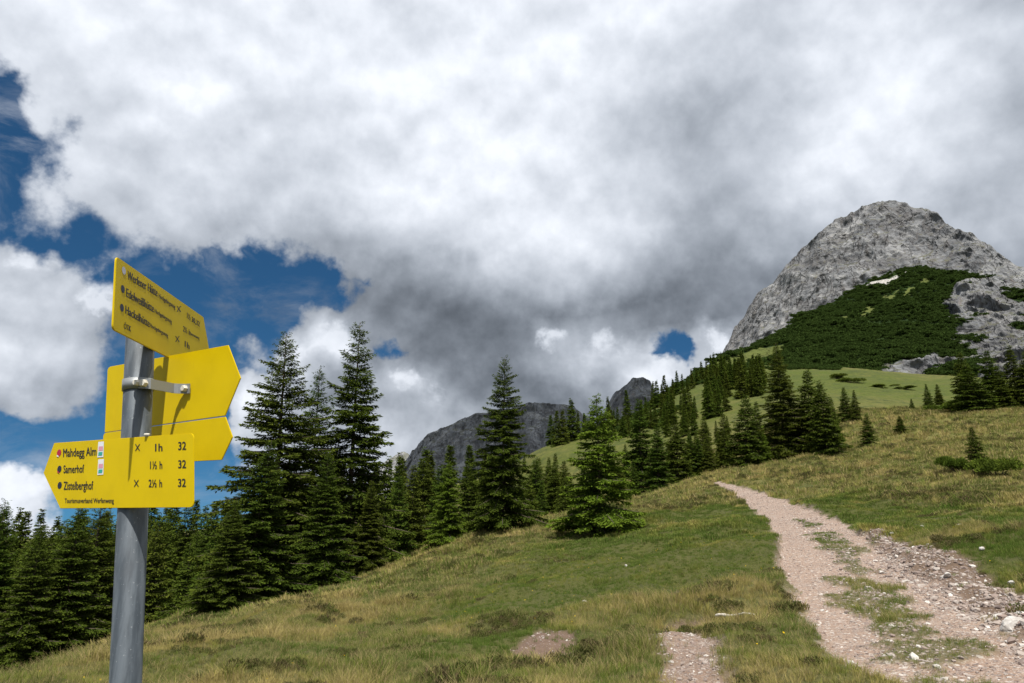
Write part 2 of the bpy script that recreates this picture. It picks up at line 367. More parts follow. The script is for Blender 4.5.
# ------------------------------------------------------------------ ground material
def ground_material():
    m, t, b = new_mat('alpine_ground')
    pos = t.add('ShaderNodeNewGeometry').outputs['Position']
    lu = t.attr('lush'); tr = t.attr('track'); soil = t.attr('soil')
    n1 = t.noise(pos, 1.3, 6, .65); n2 = t.noise(pos, 9, 5, .65); n3 = t.noise(pos, .09, 5, .6); n4 = t.noise(pos, .025, 5, .65)
    rr0 = t.vmath('LENGTH', pos, out='Value')
    straw = t.mix(t.maprange(n2, .35, .65), (.070, .070, .019), (.15, .135, .042))
    green = t.mix(t.maprange(n1, .35, .65), (.040, .056, .009), (.074, .092, .014))
    f = t.math('ADD', lu, t.math('MULTIPLY', t.math('SUBTRACT', n3, .5), 1.1), clamp=True)
    g = t.mix(f, straw, green)
    heath = t.maprange(t.math('ADD', t.math('MULTIPLY', n4, .35), t.math('MULTIPLY', t.noise(pos, .35, 6, .7), .65)), .50, .60)
    g = t.mix(t.math('MULTIPLY', t.maprange(t.noise(pos, .12, 7, .72), .50, .60), t.maprange(rr0, 120, 200, 0, .55)), g, (.045, .058, .014))
    g = t.mix(t.math('MULTIPLY', heath, .75), g, (.034, .046, .013))
    rr_ = t.vmath('LENGTH', pos, out='Value'); litter = t.mix(t.maprange(t.noise(pos, 55, 3, .7), .35, .65), (.018, .022, .007), (.085, .080, .028))
    g = t.mix(t.maprange(rr_, 25, 70, .72, 0), g, litter)
    # gravel
    v = t.add('ShaderNodeTexVoronoi'); t.put(v, 'Vector', pos); t.put(v, 'Scale', 26.0)
    v2 = t.add('ShaderNodeTexVoronoi'); t.put(v2, 'Vector', pos); t.put(v2, 'Scale', 70.0)
    gr = t.mix(t.noise(pos, 1.1, 5, .6), (.205, .134, .100), (.275, .208, .162))
    gr = t.mix(t.maprange(n2, .45, .7), gr, (.18, .115, .082))
    sv = t.add('ShaderNodeSeparateColor'); t.put(sv, 0, v.outputs['Color'])
    gr = t.mix(t.maprange(sv.outputs[0], .90, .94), gr, (.40, .355, .32))
    gr = t.mix(t.maprange(sv.outputs[1], .82, .9), gr, (.16, .125, .11))
    sv2 = t.add('ShaderNodeSeparateColor'); t.put(sv2, 0, v2.outputs['Color'])
    gr = t.mix(t.math('MULTIPLY', t.maprange(sv2.outputs[0], .6, .9), .5), gr, (.44, .39, .35))
    so_ = t.mix(n2, (.075, .048, .036), (.17, .12, .09))
    c = t.mix(soil, g, so_); c = t.mix(tr, c, gr)
    t.put(b, 'Base Color', c); t.put(b, 'Roughness', .95); t.put(b, 'Specular IOR Level', .15)
    h = t.math('ADD', t.math('MULTIPLY', n2, .6), t.math('MULTIPLY', v.outputs['Distance'], .5))
    bump(t, b, h, .6, .05)
    return m
MG = ground_material()
def build_ground():
    az = np.radians(np.r_[np.arange(-180, -50, 5), np.linspace(-48, 48, 720), np.arange(50, 181, 5)])
    r = np.r_[.01, .6, 1.5, 2.5, np.exp(np.linspace(math.log(3.5), math.log(110), 400)), np.exp(np.linspace(math.log(112), math.log(600), 160)), np.exp(np.linspace(math.log(620), math.log(14000), 40))]
    A, R = np.meshgrid(az, r); X = R * np.sin(A); Y = R * np.cos(A)
    x, y = X.ravel(), Y.ravel(); z = height(x, y)
    near = np.hypot(x, y) < 95; tr = np.zeros_like(x); soil = tr.copy()
    a, b, c, d, e = masks(x[near], y[near])
    tr[near] = np.clip(np.maximum(a * (1 - .75 * e), c * .55), 0, 1); soil[near] = np.clip(np.maximum(np.maximum(b * .9, d), c), 0, 1)
    tr = np.maximum(tr, 0)
    F = grid_faces(len(r), len(az))
    V = np.c_[x, y, z]; at = dict(lush=lush(x, y), track=tr, soil=soil)
    # the track is its own piece of the setting, cut out of the same sheet
    sd = seg_sd(x, y, TRACK); inside = (sd[F].mean(1) < .05) & (np.hypot(x, y)[F].mean(1) < 95)
    for nm, sel in (('ground', ~inside), ('gravel_track', inside)):
        f = F[sel]; u, inv = np.unique(f, return_inverse=True)
        me = np_mesh(nm, V[u], inv.reshape(f.shape)[:, ::-1], MG, True, {k: v[u] for k, v in at.items()})
        tag(obj(nm, me), kind='structure')
build_ground()

# ------------------------------------------------------------------ mountains
def rock_material(name, tone=1.0, cover=True):
    m, t, b = new_mat(name)
    g = t.add('ShaderNodeNewGeometry'); pos = g.outputs['Position']; nrm = g.outputs['Normal']
    st = t.vmath('MULTIPLY', t.vmath('ADD', pos, t.vmath('SCALE', t.noise(pos, .012, 3, .5, 'Color'), scale=60.0)), (1, 1, .32))
    n1 = t.noise(st, .02, 10, .68); n2 = t.noise(st, .11, 8, .7); n3 = t.noise(pos, .008, 5, .55)
    c = t.ramp(n1, [(.30, (.10 * tone, .105 * tone, .115 * tone)), (.47, (.20 * tone, .206 * tone, .218 * tone)), (.62, (.32 * tone, .323 * tone, .33 * tone)), (.75, (.42 * tone, .41 * tone, .40 * tone))])
    c = t.mix(t.maprange(n2, .50, .62), c, (.15 * tone, .145 * tone, .145 * tone))
    c = t.mix(t.math('MULTIPLY', t.maprange(t.noise(st, .045, 6, .6), .62, .72), .35), c, (.40 * tone, .31 * tone, .25 * tone))
    tl_ = t.vmath('MULTIPLY', t.vmath('ADD', pos, t.vmath('SCALE', t.noise(pos, .006, 4, .6, 'Color'), scale=120.0)), (.22, .22, 1.5))
    lay = t.noise(tl_, .035, 6, .62); c = t.mix(t.maprange(lay, .50, .58, 0, .45), c, (.13 * tone, .125 * tone, .125 * tone)); c = t.mix(t.maprange(lay, .44, .36, 0, .4), c, (.46 * tone, .455 * tone, .44 * tone))
    v = t.add('ShaderNodeTexVoronoi', feature='DISTANCE_TO_EDGE')
    t.put(v, 'Vector', t.vmath('ADD', st, t.vmath('SCALE', t.noise(st, .05, 4, .6, 'Color'), scale=40.0))); t.put(v, 'Scale', .03)
    crack = t.maprange(v.outputs['Distance'], 0.0, .06, 1.0, 0.0)
    c = t.mix(t.math('MULTIPLY', crack, .4), c, (.07, .07, .075))
    sp = t.add('ShaderNodeSeparateXYZ'); t.put(sp, 0, nrm)
    ledge = t.maprange(t.math('ADD', sp.outputs[2], t.math('MULTIPLY', t.math('SUBTRACT', n2, .5), .8)), .70, .86)
    gcol = t.mix(n2, (.055, .062, .022), (.105, .105, .05))
    c = t.mix(t.math('MULTIPLY', ledge, .55), c, gcol)
    if cover:
        cv = t.attr('cover')
        k = t.maprange(t.math('ADD', cv, t.math('MULTIPLY', t.math('SUBTRACT', n2, .5), .9)), .42, .55)
        n5 = t.noise(pos, .16, 6, .7)
        gg = t.mix(t.maprange(n5, .38, .62), (.012, .026, .008), (.036, .062, .016))
        gr = t.attr('meadow')
        kk = t.maprange(t.math('ADD', gr, t.math('MULTIPLY', t.math('SUBTRACT', n2, .5), .8)), .42, .55)
        gg = t.mix(kk, gg, t.mix(n5, (.085, .115, .026), (.13, .14, .045)))
        c = t.mix(k, c, gg)
        sc = t.attr('scree')
        c = t.mix(t.maprange(t.math('ADD', sc, t.math('MULTIPLY', t.math('SUBTRACT', n2, .5), .8)), .45, .55), c, (.48, .46, .43))
    t.put(b, 'Base Color', c); t.put(b, 'Roughness', .95); t.put(b, 'Specular IOR Level', .1)
    h = t.math('ADD', t.math('ADD', t.math('ADD', n2, t.math('MULTIPLY', lay, -1.6)), t.math('MULTIPLY', n1, 2.0)), t.math('MULTIPLY', crack, -.5))
    bump(t, b, h, .9, 6.0)
    return m
def massif(name, sil, base, mat, nc, nt, disp, seed, attrfn=None, back=.5, curve=1.0, fscale=1.0):
    """sil / base: (px, y, r) lists; a surface rising from base to skyline and falling away behind it"""
    sil = np.array(sil, float); base = np.array(base, float)
    px = np.linspace(sil[0, 0], sil[-1, 0], nc)
    ys, rs = np.interp(px, sil[:, 0], sil[:, 1]), np.interp(px, sil[:, 0], sil[:, 2])
    k = np.ones(5) / 5; pad = lambda a: np.convolve(np.pad(a, 2, 'edge'), k, 'valid'); rs = pad(pad(rs))
    yb, rb = np.interp(px, base[:, 0], base[:, 1]), np.interp(px, base[:, 0], base[:, 2])
    V = []; PP = []; nb = max(8, nt // 6)
    T = np.r_[np.linspace(0, 1, nt), 1 + np.linspace(0, 1, nb + 1)[1:]]
    for t in T:
        if t <= 1:
            y = yb + (ys - yb) * t; r = rb + (rs - rb) * (t ** curve)
            AE = [azel(a, b) for a, b in zip(px, y)]
            az = np.array([a[0] for a in AE]); te = np.array([a[1] for a in AE])
            z = CZ + r * te; top = (az, r, z)
        else:
            u = t - 1; az, r0, z0 = top; r = r0 + u * (rs * back); z = z0 - u * (z0 + 60) * (u * .6 + .4); y = ys
        V.append(np.c_[r * np.sin(az), r * np.cos(az), z]); PP.append(np.c_[px, y, np.full(nc, min(t, 1.0))])
    V = np.array(V); PP = np.array(PP)
    x, y, z = V[..., 0], V[..., 1], V[..., 2]
    rn = np.hypot(x, y); ox, oy = -x / rn, -y / rn
    at = attrfn(PP[..., 0], PP[..., 1], x, y, z) if attrfn else {}
    s = fscale
    d = 1.0 * fbm(x / (150 * s), y / (150 * s), z / (260 * s), o=3, s=seed) + .75 * fbm(x / (60 * s), y / (60 * s), z / (110 * s), o=4, s=seed + 9, ridge=True) - .3
    d2 = .20 * fbm(x / (22 * s), y / (22 * s), z / (26 * s), o=4, s=seed + 20, g=.62, ridge=True)
    amp = disp * (1 - .82 * at.get('cover', 0))
    dd = (d + d2) * amp
    soft = sstep(0, .06, PP[..., 2])
    V[..., 0] += ox * dd; V[..., 1] += oy * dd; V[..., 2] += (.22 * d + .55 * d2) * amp * soft
    if 'cover' in at: V[..., 2] += at['cover'] * (2.2 * fbm(x / 9, y / 9, o=3, s=5) + 4 * fbm(x / 45, y / 45, o=2, s=6))
    F = grid_faces(len(T), nc)
    me = np_mesh(name, V.reshape(-1, 3), F, mat, True, {k: v.ravel() for k, v in at.items()})
    o = obj(name, me); tag(o, kind='structure'); return o, V, PP, at

MR = rock_material('limestone', .86, True)
def inpoly(px, py, poly, soft=8): return sstep(soft, -soft, seg_sd(px.ravel(), py.ravel(), poly).reshape(px.shape))
def spur_attr(px, py, x, y, z):
    cliff = inpoly(px, py, [(942, 303), (968, 279), (1004, 285), (1040, 290), (1250, 290), (1250, 420), (1000, 400), (938, 388), (920, 362), (935, 345), (955, 330)], 5)
    cliff = np.maximum(cliff, .9 * inpoly(px, py, [(874, 366), (920, 358), (950, 380), (940, 388), (890, 382)], 5))
    scr = inpoly(px, py, [(862, 290), (884, 280), (908, 268), (893, 283), (888, 289), (872, 289)], 2.5)
    path = .8 * np.maximum(inpoly(px, py, [(862, 312), (884, 296), (902, 286), (904, 290), (886, 304), (872, 318), (860, 320)], 3), np.maximum(inpoly(px, py, [(902, 296), (912, 284), (930, 274), (934, 277), (914, 292), (906, 300)], 2), inpoly(px, py, [(838, 322), (850, 314), (860, 316), (846, 326)], 2))) * np.clip(fbm(x / 12, y / 12, o=3, s=2) * 1.2 + .75, 0, 1)
    mead = inpoly(px, py, [(700, 372), (722, 362), (760, 346), (800, 345), (760, 362), (735, 372)], 5) * .7
    mead = np.maximum(mead, inpoly(px, py, [(785, 420), (795, 371), (850, 372), (900, 378), (925, 386), (1000, 390), (1000, 420)], 3))
    mead = np.maximum(mead, path)
    tuft = .62 * sstep(.02, .35, fbm(x / 28, y / 28, z / 28, o=4, s=71))  # green ledge tufts, increased so dark colour also paints shadow areas on cliffs
    cover = np.clip(1 - cliff + tuft * cliff, 0, 1)
    return dict(cover=cover, scree=scr, meadow=mead)
massif('peak', [(700, 385, 1500), (718, 362, 1460), (727, 345, 1440), (735, 328, 1420), (745, 312, 1400), (752, 302, 1385), (760, 291, 1370), (775, 283, 1350), (784, 272, 1340), (792, 258, 1330), (802, 246, 1320), (812, 237, 1310), (822, 231, 1300), (834, 219, 1300), (850, 208, 1300), (862, 203, 1300), (876, 199, 1300), (890, 198.5, 1300), (904, 202, 1300), (922, 206, 1295), (938, 216, 1285), (946, 225, 1270), (956, 231, 1250), (972, 237, 1230), (990, 247, 1200), (1005, 257, 1180), (1024, 263, 1160), (1060, 272, 1140), (1130, 300, 1100), (1220, 360, 1050)],
       [(700, 400, 1300), (760, 400, 1060), (900, 400, 960), (1024, 400, 900), (1220, 400, 880)], MR, 560, 300, 26, 100, lambda a, b, x, y, z: dict(cover=.30 * sstep(.0, .5, fbm(x / 60, y / 60, z / 60, o=3, s=4)) * sstep(1000, 860, b * 0 + z) * 0 + 0 * a, scree=0 * a, meadow=0 * a), curve=.9)
SPUR = massif('mountain_slope', [(655, 408, 430), (680, 392, 450), (700, 374, 490), (722, 360, 520), (745, 350, 560), (775, 335, 610), (800, 320, 655), (825, 306, 700), (850, 293, 740), (871, 283, 770), (885, 275, 785), (900, 266, 795), (920, 264, 800), (945, 269, 795), (970, 275, 785), (1004, 285, 765), (1024, 291, 750), (1080, 305, 720), (1220, 345, 650)],
       [(655, 415, 415), (700, 400, 420), (760, 392, 425), (820, 388, 440), (900, 400, 430), (960, 408, 420), (1024, 410, 420), (1220, 410, 420)], MR, 460, 220, 20, 300, spur_attr, back=.35, curve=1.1, fscale=.55)
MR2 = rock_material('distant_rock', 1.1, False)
massif('distant_peak', [(396, 470, 3300), (412, 452, 3200), (418, 443, 3150), (428, 434, 3100), (445, 428, 3100), (462, 419, 3100), (478, 413, 3100), (500, 411, 3100), (516, 404, 3100), (535, 402, 3100), (562, 402, 3100), (574, 405, 3100), (582, 413, 3150), (600, 430, 3250), (640, 445, 3300)],
       [(396, 500, 2700), (640, 500, 2700)], MR2, 260, 90, 60, 500, fscale=2.2)
massif('distant_crag', [(596, 430, 2400), (606, 408, 2350), (613, 394, 2320), (622, 387, 2300), (632, 378, 2300), (643, 377, 2300), (650, 381, 2300), (655, 392, 2300), (664, 397, 2320), (680, 400, 2350), (700, 420, 2400)],
       [(596, 470, 2000), (700, 470, 2000)], MR2, 140, 90, 28, 600, fscale=1.2)
massif('distant_ridge', [(370, 480, 5200), (385, 462, 5200), (396, 454, 5200), (404, 450, 5200), (412, 456, 5200), (430, 470, 5200), (460, 490, 5200)],
       [(370, 500, 4700), (460, 500, 4700)], MR2, 70, 40, 50, 700, fscale=2)

# ------------------------------------------------------------------ unseen opaque cloud, added overhead to shade the distant peaks
def shade_cloud(center, rx, ry, rz, seed):
    m = bpy.data.materials.get('shade_cloud_white')
    if not m:
        m, t, b = new_mat('shade_cloud_white'); pos = t.add('ShaderNodeNewGeometry').outputs['Position']; t.put(b, 'Base Color', t.mix(t.noise(pos, .004, 4), (.8, .8, .82), (.9, .9, .9))); t.put(b, 'Roughness', 1.0); t.put(b, 'Specular IOR Level', 0.0)
    import bmesh
    bm = bmesh.new(); bmesh.ops.create_icosphere(bm, subdivisions=6, radius=1); V = np.array([v.co[:] for v in bm.verts]); F = np.array([[v.index for v in f.verts] for f in bm.faces]); bm.free()
    k = 1 + .30 * fbm(V[:, 0] * 2 + seed, V[:, 1] * 2, V[:, 2] * 2, o=5, s=seed, g=.6)
    V = V * k[:, None] * [rx, ry, rz]; V[:, 2] = np.where(V[:, 2] < 0, V[:, 2] * .3, V[:, 2])
    tag(obj('shade_cloud', np_mesh('shade_cloud', V, F, m), loc=center), kind='structure')
def shade(tx, ty, tz, zc):   # centre of a cloud whose shade falls on the point t
    k = (zc - tz) / sd[2]; return (tx + sd[0] * k, ty + sd[1] * k, zc)
shade_cloud(shade(60, 2900, 300, 3400), 1500, 1250, 250, 5)
# ------------------------------------------------------------------ instancing of stuff
PROTO = bpy.data.collections.new('prototypes')
def proto_coll(name, meshes):
    c = bpy.data.collections.new(name)
    for i, me in enumerate(meshes):
        o = bpy.data.objects.new('%s_%02d' % (name, i), me); c.objects.link(o)
    return c
def scatter(name, pts, rot, scl, idx, tint, coll, label, cat):
    n = len(pts)
    me = bpy.data.meshes.new(name); me.vertices.add(n); me.vertices.foreach_set('co', np.asarray(pts, np.float32).ravel())
    a = me.attributes.new('rot', 'FLOAT_VECTOR', 'POINT'); a.data.foreach_set('vector', np.asarray(rot, np.float32).ravel())
    a = me.attributes.new('scl', 'FLOAT', 'POINT'); a.data.foreach_set('value', np.asarray(scl, np.float32))
    a = me.attributes.new('idx', 'INT', 'POINT'); a.data.foreach_set('value', np.asarray(idx, np.int32))
    a = me.attributes.new('tint', 'FLOAT', 'POINT'); a.data.foreach_set('value', np.asarray(tint, np.float32))
    o = obj(name, me)
    g = bpy.data.node_groups.new(name + '_scatter', 'GeometryNodeTree')
    g.interface.new_socket('Geometry', in_out='INPUT', socket_type='NodeSocketGeometry'); g.interface.new_socket('Geometry', in_out='OUTPUT', socket_type='NodeSocketGeometry')
    N = g.nodes; L = g.links; gi = N.new('NodeGroupInput'); go = N.new('NodeGroupOutput')
    ip = N.new('GeometryNodeInstanceOnPoints'); ci = N.new('GeometryNodeCollectionInfo'); ci.inputs['Collection'].default_value = coll
    ci.inputs['Separate Children'].default_value = True; ci.inputs['Reset Children'].default_value = True
    def na(nm, dt):
        q = N.new('GeometryNodeInputNamedAttribute'); q.data_type = dt; q.inputs['Name'].default_value = nm; return q.outputs['Attribute']
    L.new(gi.outputs[0], ip.inputs['Points']); L.new(ci.outputs[0], ip.inputs['Instance']); ip.inputs['Pick Instance'].default_value = True
    L.new(na('idx', 'INT'), ip.inputs['Instance Index'])
    er = N.new('FunctionNodeEulerToRotation'); L.new(na('rot', 'FLOAT_VECTOR'), er.inputs[0]); L.new(er.outputs[0], ip.inputs['Rotation'])
    L.new(na('scl', 'FLOAT'), ip.inputs['Scale']); L.new(ip.outputs[0], go.inputs[0])
    md = o.modifiers.new('scatter', 'NODES'); md.node_group = g
    if label: tag(o, label, cat, kind='stuff')
    else: tag(o, kind='stuff')
    return o

# ------------------------------------------------------------------ grass
def leaf_material(name, build):
    m = bpy.data.materials.new(name); m.use_nodes = True; t = NT(m.node_tree); t.n.clear()
    out = t.add('ShaderNodeOutputMaterial'); col = build(t)
    df = t.add('ShaderNodeBsdfDiffuse'); tl = t.add('ShaderNodeBsdfTranslucent'); mx = t.add('ShaderNodeMixShader')
    t.put(df, 0, col); t.put(tl, 0, col); t.put(mx, 0, .28); t.l.new(df.outputs[0], mx.inputs[1]); t.l.new(tl.outputs[0], mx.inputs[2]); t.l.new(mx.outputs[0], out.inputs[0])
    return m
def grass_col(t):
    ti = t.attr('tint', 'INSTANCER'); dry = t.attr('dry'); 
    c = t.ramp(ti, [(0, (.40, .33, .12)), (.2, (.29, .265, .07)), (.42, (.185, .215, .040)), (.75, (.098, .158, .022)), (1, (.068, .132, .016))])
    return t.mix(dry, c, (.34, .27, .13))
MGR = leaf_material('grass_blades', grass_col)
MFL = leaf_material('flower_yellow', lambda t: t.mix(0.0, (.8, .55, .02), (.8, .55, .02)))
def tuft(rng, n, hgt, spread, wid, dryf, flower=False):
    V, F, D = [], [], []
    for i in range(n):
        a = rng.uniform(0, 6.283); rr = spread * math.sqrt(rng.random()); bx, by = rr * math.cos(a), rr * math.sin(a)
        h = hgt * rng.uniform(.5, 1.1); lean = rng.uniform(.15, .75) * h; la = a + rng.uniform(-.9, .9); w = wid * rng.uniform(.7, 1.3)
        fa = rng.uniform(0, 6.283); wx, wy = w * math.cos(fa), w * math.sin(fa); dx, dy = lean * math.cos(la), lean * math.sin(la)
        k = len(V); dr = 1.0 if rng.random() < dryf else rng.random() * .25
        V += [(bx - wx, by - wy, -.02), (bx + wx, by + wy, -.02), (bx + dx * .3 + wx * .8, by + dy * .3 + wy * .8, h * .55), (bx + dx * .3 - wx * .8, by + dy * .3 - wy * .8, h * .55), (bx + dx, by + dy, h * .93), (bx + dx * 1.02, by + dy * 1.02, h * .935)]
        F += [(k, k + 1, k + 2, k + 3), (k + 3, k + 2, k + 5, k + 4)]; D += [dr] * 6
    me = np_mesh('grass_tuft', V, F, MGR, True, dict(dry=D))
    return me
def heath_col(t): return t.ramp(t.attr('tint', 'INSTANCER'), [(0, (.09, .078, .032)), (.4, (.085, .105, .026)), (.75, (.115, .085, .048)), (1, (.08, .105, .024))])
MHE = leaf_material('heather_leaves', heath_col)
def heather(rng):
    V, F = [], []
    for i in range(70):
        a = rng.uniform(0, 6.283); rr = .16 * math.sqrt(rng.random()); h = .15 * rng.uniform(.25, 1.1) * (1 - rr * 2.5); c = Vector((rr * math.cos(a), rr * math.sin(a), h))
        d = Vector((rng.gauss(0, .6), rng.gauss(0, .6), 1)).normalized(); w = d.cross(Vector((rng.gauss(0, 1), rng.gauss(0, 1), .3))).normalized() * .010; L = .05 * rng.uniform(.6, 1.4)
        k = len(V); V += [c - d * L * .4, c + w, c + d * L, c - w]; F.append((k, k + 1, k + 2, k + 3))
    return np_mesh('heather_tuft', V, F, MHE, False, dict(dry=[0] * len(V)))
def build_grass():
    rng = random.Random(5); g = np.random.default_rng(11)
    P = [tuft(rng, 30, .17, .10, .0035, .08), tuft(rng, 30, .13, .11, .0035, .04), tuft(rng, 26, .24, .11, .003, .35), tuft(rng, 22, .30, .09, .003, .6),
         tuft(rng, 26, .22, .22, .008, .25), tuft(rng, 26, .17, .22, .009, .08), heather(rng)]
    coll = proto_coll('grass_tuft', P)
    pts = []
    for (r0, r1, dens) in ((2.2, 5.5, 45), (5.5, 12, 230), (12, 22, 150), (22, 40, 70), (40, 80, 15), (80, 150, 4.2)):
        area = .5 * (r1 ** 2 - r0 ** 2) * rad(90); n = int(area * dens)
        r = np.sqrt(g.uniform(r0 ** 2, r1 ** 2, n)); a = np.radians(g.uniform(-45, 45, n)); pts.append(np.c_[r * np.sin(a), r * np.cos(a), r])
    p = np.concatenate(pts); x, y, r = p.T
    near = r < 95; tr, rub, pa, ba, mid = (np.zeros(len(x)) for _ in range(5))
    q = masks(x[near], y[near])
    for k, v in zip((tr, rub, pa, ba, mid), q): k[near] = v
    block = np.clip(np.maximum.reduce([tr * (1 - .95 * sstep(.2, .6, mid)), rub * .985, pa * .98, ba * .9]), 0, 1)
    clump = fbm(x / .9, y / .9, o=2, s=91)
    keep = g.random(len(x)) > block
    keep &= ~((clump < -.42) & (g.random(len(x)) < .55))
    # far left side beyond the crest is wooded: fewer tufts
    x, y, r, tr, clump, mid = x[keep], y[keep], r[keep], tr[keep], clump[keep], mid[keep]
    lu = lush(x, y); z = height(x, y)
    hei = fbm(x / 2.6 + 9, y / 2.6, o=3, s=95)
    tus = sstep(-.15, .35, fbm(x / .55 + 7, y / .55, o=2, s=93)) * sstep(-.35, .25, hei)
    scl = (.56 + .60 * tus) * np.interp(r, [4, 8, 14, 25, 50, 100, 150], [.6, .72, .92, 1.1, 1.6, 2.6, 3.2]) * g.uniform(.75, 1.25, len(x))
    scl *= 1 - .42 * np.clip(lu * 1.3, 0, 1); scl = np.where(tr > .3, scl * .55, scl)
    idx = np.where(lu > .45, g.integers(0, 2, len(x)), np.where(g.random(len(x)) < .45, g.integers(2, 4, len(x)), g.integers(0, 2, len(x))))
    idx = np.where(r > 22, np.where(lu > .45, 5, 4), idx)
    dark = sstep(.25, .55, fbm(x / 1.4, y / 1.4 + 3, o=3, s=99))
    tv = fbm(x / 1.3 + 40, y / 1.3, o=3, s=103)
    tint = np.clip(.33 + lu * .62 + .85 * tv - .25 * (tus - .5) + .15 * g.standard_normal(len(x)) + .2 * dark * (lu < .5), 0, 1)
    hb = np.maximum(fbm(x / 1.6 - 20, y / 1.6, o=3, s=107) + .5 * fbm(x / 9, y / 9 + 5, o=2, s=109), fbm(x / .7, y / .7, o=2, s=111) + .35 * fbm(x / 5, y / 5, o=2, s=113) - .08); hm = (hb > .33) & (g.random(len(x)) < .6) & (tr < .3) & (lu < .55)
    idx = np.where(hm, 6, idx); tint = np.where(hm, g.random(len(x)), tint); scl = np.where(hm, scl * 1.05, scl)
    tint = np.where((tr > .3) & (mid > .3), np.clip(tint + .35, .4, .9), tint)
    rot = np.c_[g.normal(0, .12, len(x)), g.normal(0, .12, len(x)), g.uniform(0, 6.283, len(x))]
    scatter('meadow_grass', np.c_[x, y, z], rot, scl, idx, tint, coll, 'mixed green and straw coloured alpine grass covering the slopes', 'grass')
    print('grass', len(x))
build_grass()

def flowers():
    g = np.random.default_rng(77); V, F = [], []
    for k in range(6):
        a = 6.283 * k / 6; V += [(0, 0, .135), (.011 * math.cos(a - .4), .011 * math.sin(a - .4), .14), (.017 * math.cos(a), .017 * math.sin(a), .138), (.011 * math.cos(a + .4), .011 * math.sin(a + .4), .14)]; F.append((4 * k, 4 * k + 1, 4 * k + 2, 4 * k + 3))
    coll = proto_coll('flower', [np_mesh('flower', V, F, MFL, False)])
    r = np.sqrt(g.uniform(36, 500, 420)); a = np.radians(g.uniform(-38, 38, 420)); x, y = r * np.sin(a), r * np.cos(a)
    q = masks(x, y); k = (np.maximum.reduce(q[:4]) < .1) & (fbm(x / 4, y / 4, o=2, s=61) > .05); x, y = x[k], y[k]; n = len(x)
    scatter('meadow_flowers', np.c_[x, y, height(x, y) + .03], np.c_[g.normal(-.5, .3, n), g.normal(0, .3, n), g.uniform(0, 6, n)], g.uniform(.5, .95, n), np.zeros(n), np.zeros(n), coll, 'tiny yellow flowers dotted through the meadow grass', 'flowers')
flowers()
# ------------------------------------------------------------------ stones
def stone_mesh(name, seed, mat, flat=.6, sub=2, rough=.22):
    import bmesh
    bm = bmesh.new(); bmesh.ops.create_icosphere(bm, subdivisions=sub, radius=1)
    V = np.array([v.co[:] for v in bm.verts]); n = V / np.linalg.norm(V, axis=1)[:, None]
    rs = np.random.default_rng(seed)
    for _ in range(7):   # chop planes for an angular stone
        d = rs.normal(size=3); d /= np.linalg.norm(d); k = rs.uniform(.55, .85); s = n @ d if False else V @ d
        V = V - np.clip(s - k, 0, None)[:, None] * d
    V = V * (1 + rough * fbm(n[:, 0] * 1.7 + seed, n[:, 1] * 1.7, n[:, 2] * 1.7, o=3, s=seed))[:, None]
    V *= [1, rs.uniform(.6, .9), flat]
    F = np.array([[v.index for v in f.verts] for f in bm.faces]); bm.free()
    return np_mesh(name, V, F, mat, False)
def stone_material(name, inst):
    m, t, b = new_mat(name); pos = t.add('ShaderNodeNewGeometry').outputs['Position']
    n = t.noise(pos, 14, 5, .6)
    if inst:
        c = t.ramp(t.attr('tint', 'INSTANCER'), [(0, (.11, .085, .075)), (.35, (.22, .165, .14)), (.75, (.33, .285, .25)), (1, (.55, .52, .48))])
        c = t.mix(t.maprange(n, .3, .7, 0, .35), c, (.2, .16, .14))
    else: c = t.mix(t.maprange(n, .35, .65), (.47, .45, .42), (.30, .275, .25))
    t.put(b, 'Base Color', c); t.put(b, 'Roughness', .9); bump(t, b, n, .4, .02)
    return m
MST = stone_material('track_stone', True); MST1 = stone_material('pale_limestone', False)
def build_stones():
    g = np.random.default_rng(3); coll = proto_coll('stone', [stone_mesh('stone', i, MST, .55, 1) for i in range(5)])
    def fill(poly, n, bias=1.0):
        P = np.array(poly); lo, hi = P.min(0), P.max(0); out = []
        while sum(map(len, out)) < n:
            x = g.uniform(lo[0], hi[0], n); y = lo[1] + (hi[1] - lo[1]) * g.random(n) ** bias; k = seg_sd(x, y, poly) + .22 * fbm(x * 1.7, y * 1.7, o=4, s=31) * 1.2 < .02
            out.append(np.c_[x[k], y[k]])
            if len(out) > 60: break
        return np.concatenate(out)[:n]
    a = fill(TRACK, 26000, 2.2); b = fill(RUB, 7000, 1.4); c = fill(PATHS, 900); d = fill(BARE, 350); e = fill(BARE2, 300)
    md = seg_sd(a[:, 0], a[:, 1], MID, False); ctr = np.exp(-(md / .45) ** 2)
    sz = [g.lognormal(math.log(.0075), .55, len(a)) * (1 + 1.2 * ctr), g.lognormal(math.log(.016), .62, len(b)), g.lognormal(math.log(.013), .55, len(c)), g.lognormal(math.log(.012), .4, len(d)), g.lognormal(math.log(.012), .4, len(e))]
    P = np.concatenate([a, b, c, d, e]); s = np.concatenate(sz)
    s = np.minimum(s, .08) * np.interp(np.hypot(*P.T), [6, 15, 50], [1, 1.25, 2.2])
    z = height(P[:, 0], P[:, 1]) + s * .02
    n = len(P); rot = np.c_[g.normal(0, .25, n), g.normal(0, .25, n), g.uniform(0, 6.28, n)]
    tint = np.clip(g.beta(2, 2, n) * .9 + (g.random(n) < .10) * .5 - .1 * (np.arange(n) < 0), 0, 1)
    scatter('gravel', np.c_[P, z], rot, s, g.integers(0, 5, n), tint, coll, 'loose pinkish grey gravel and rubble lying on the dirt track', 'gravel')
build_stones()
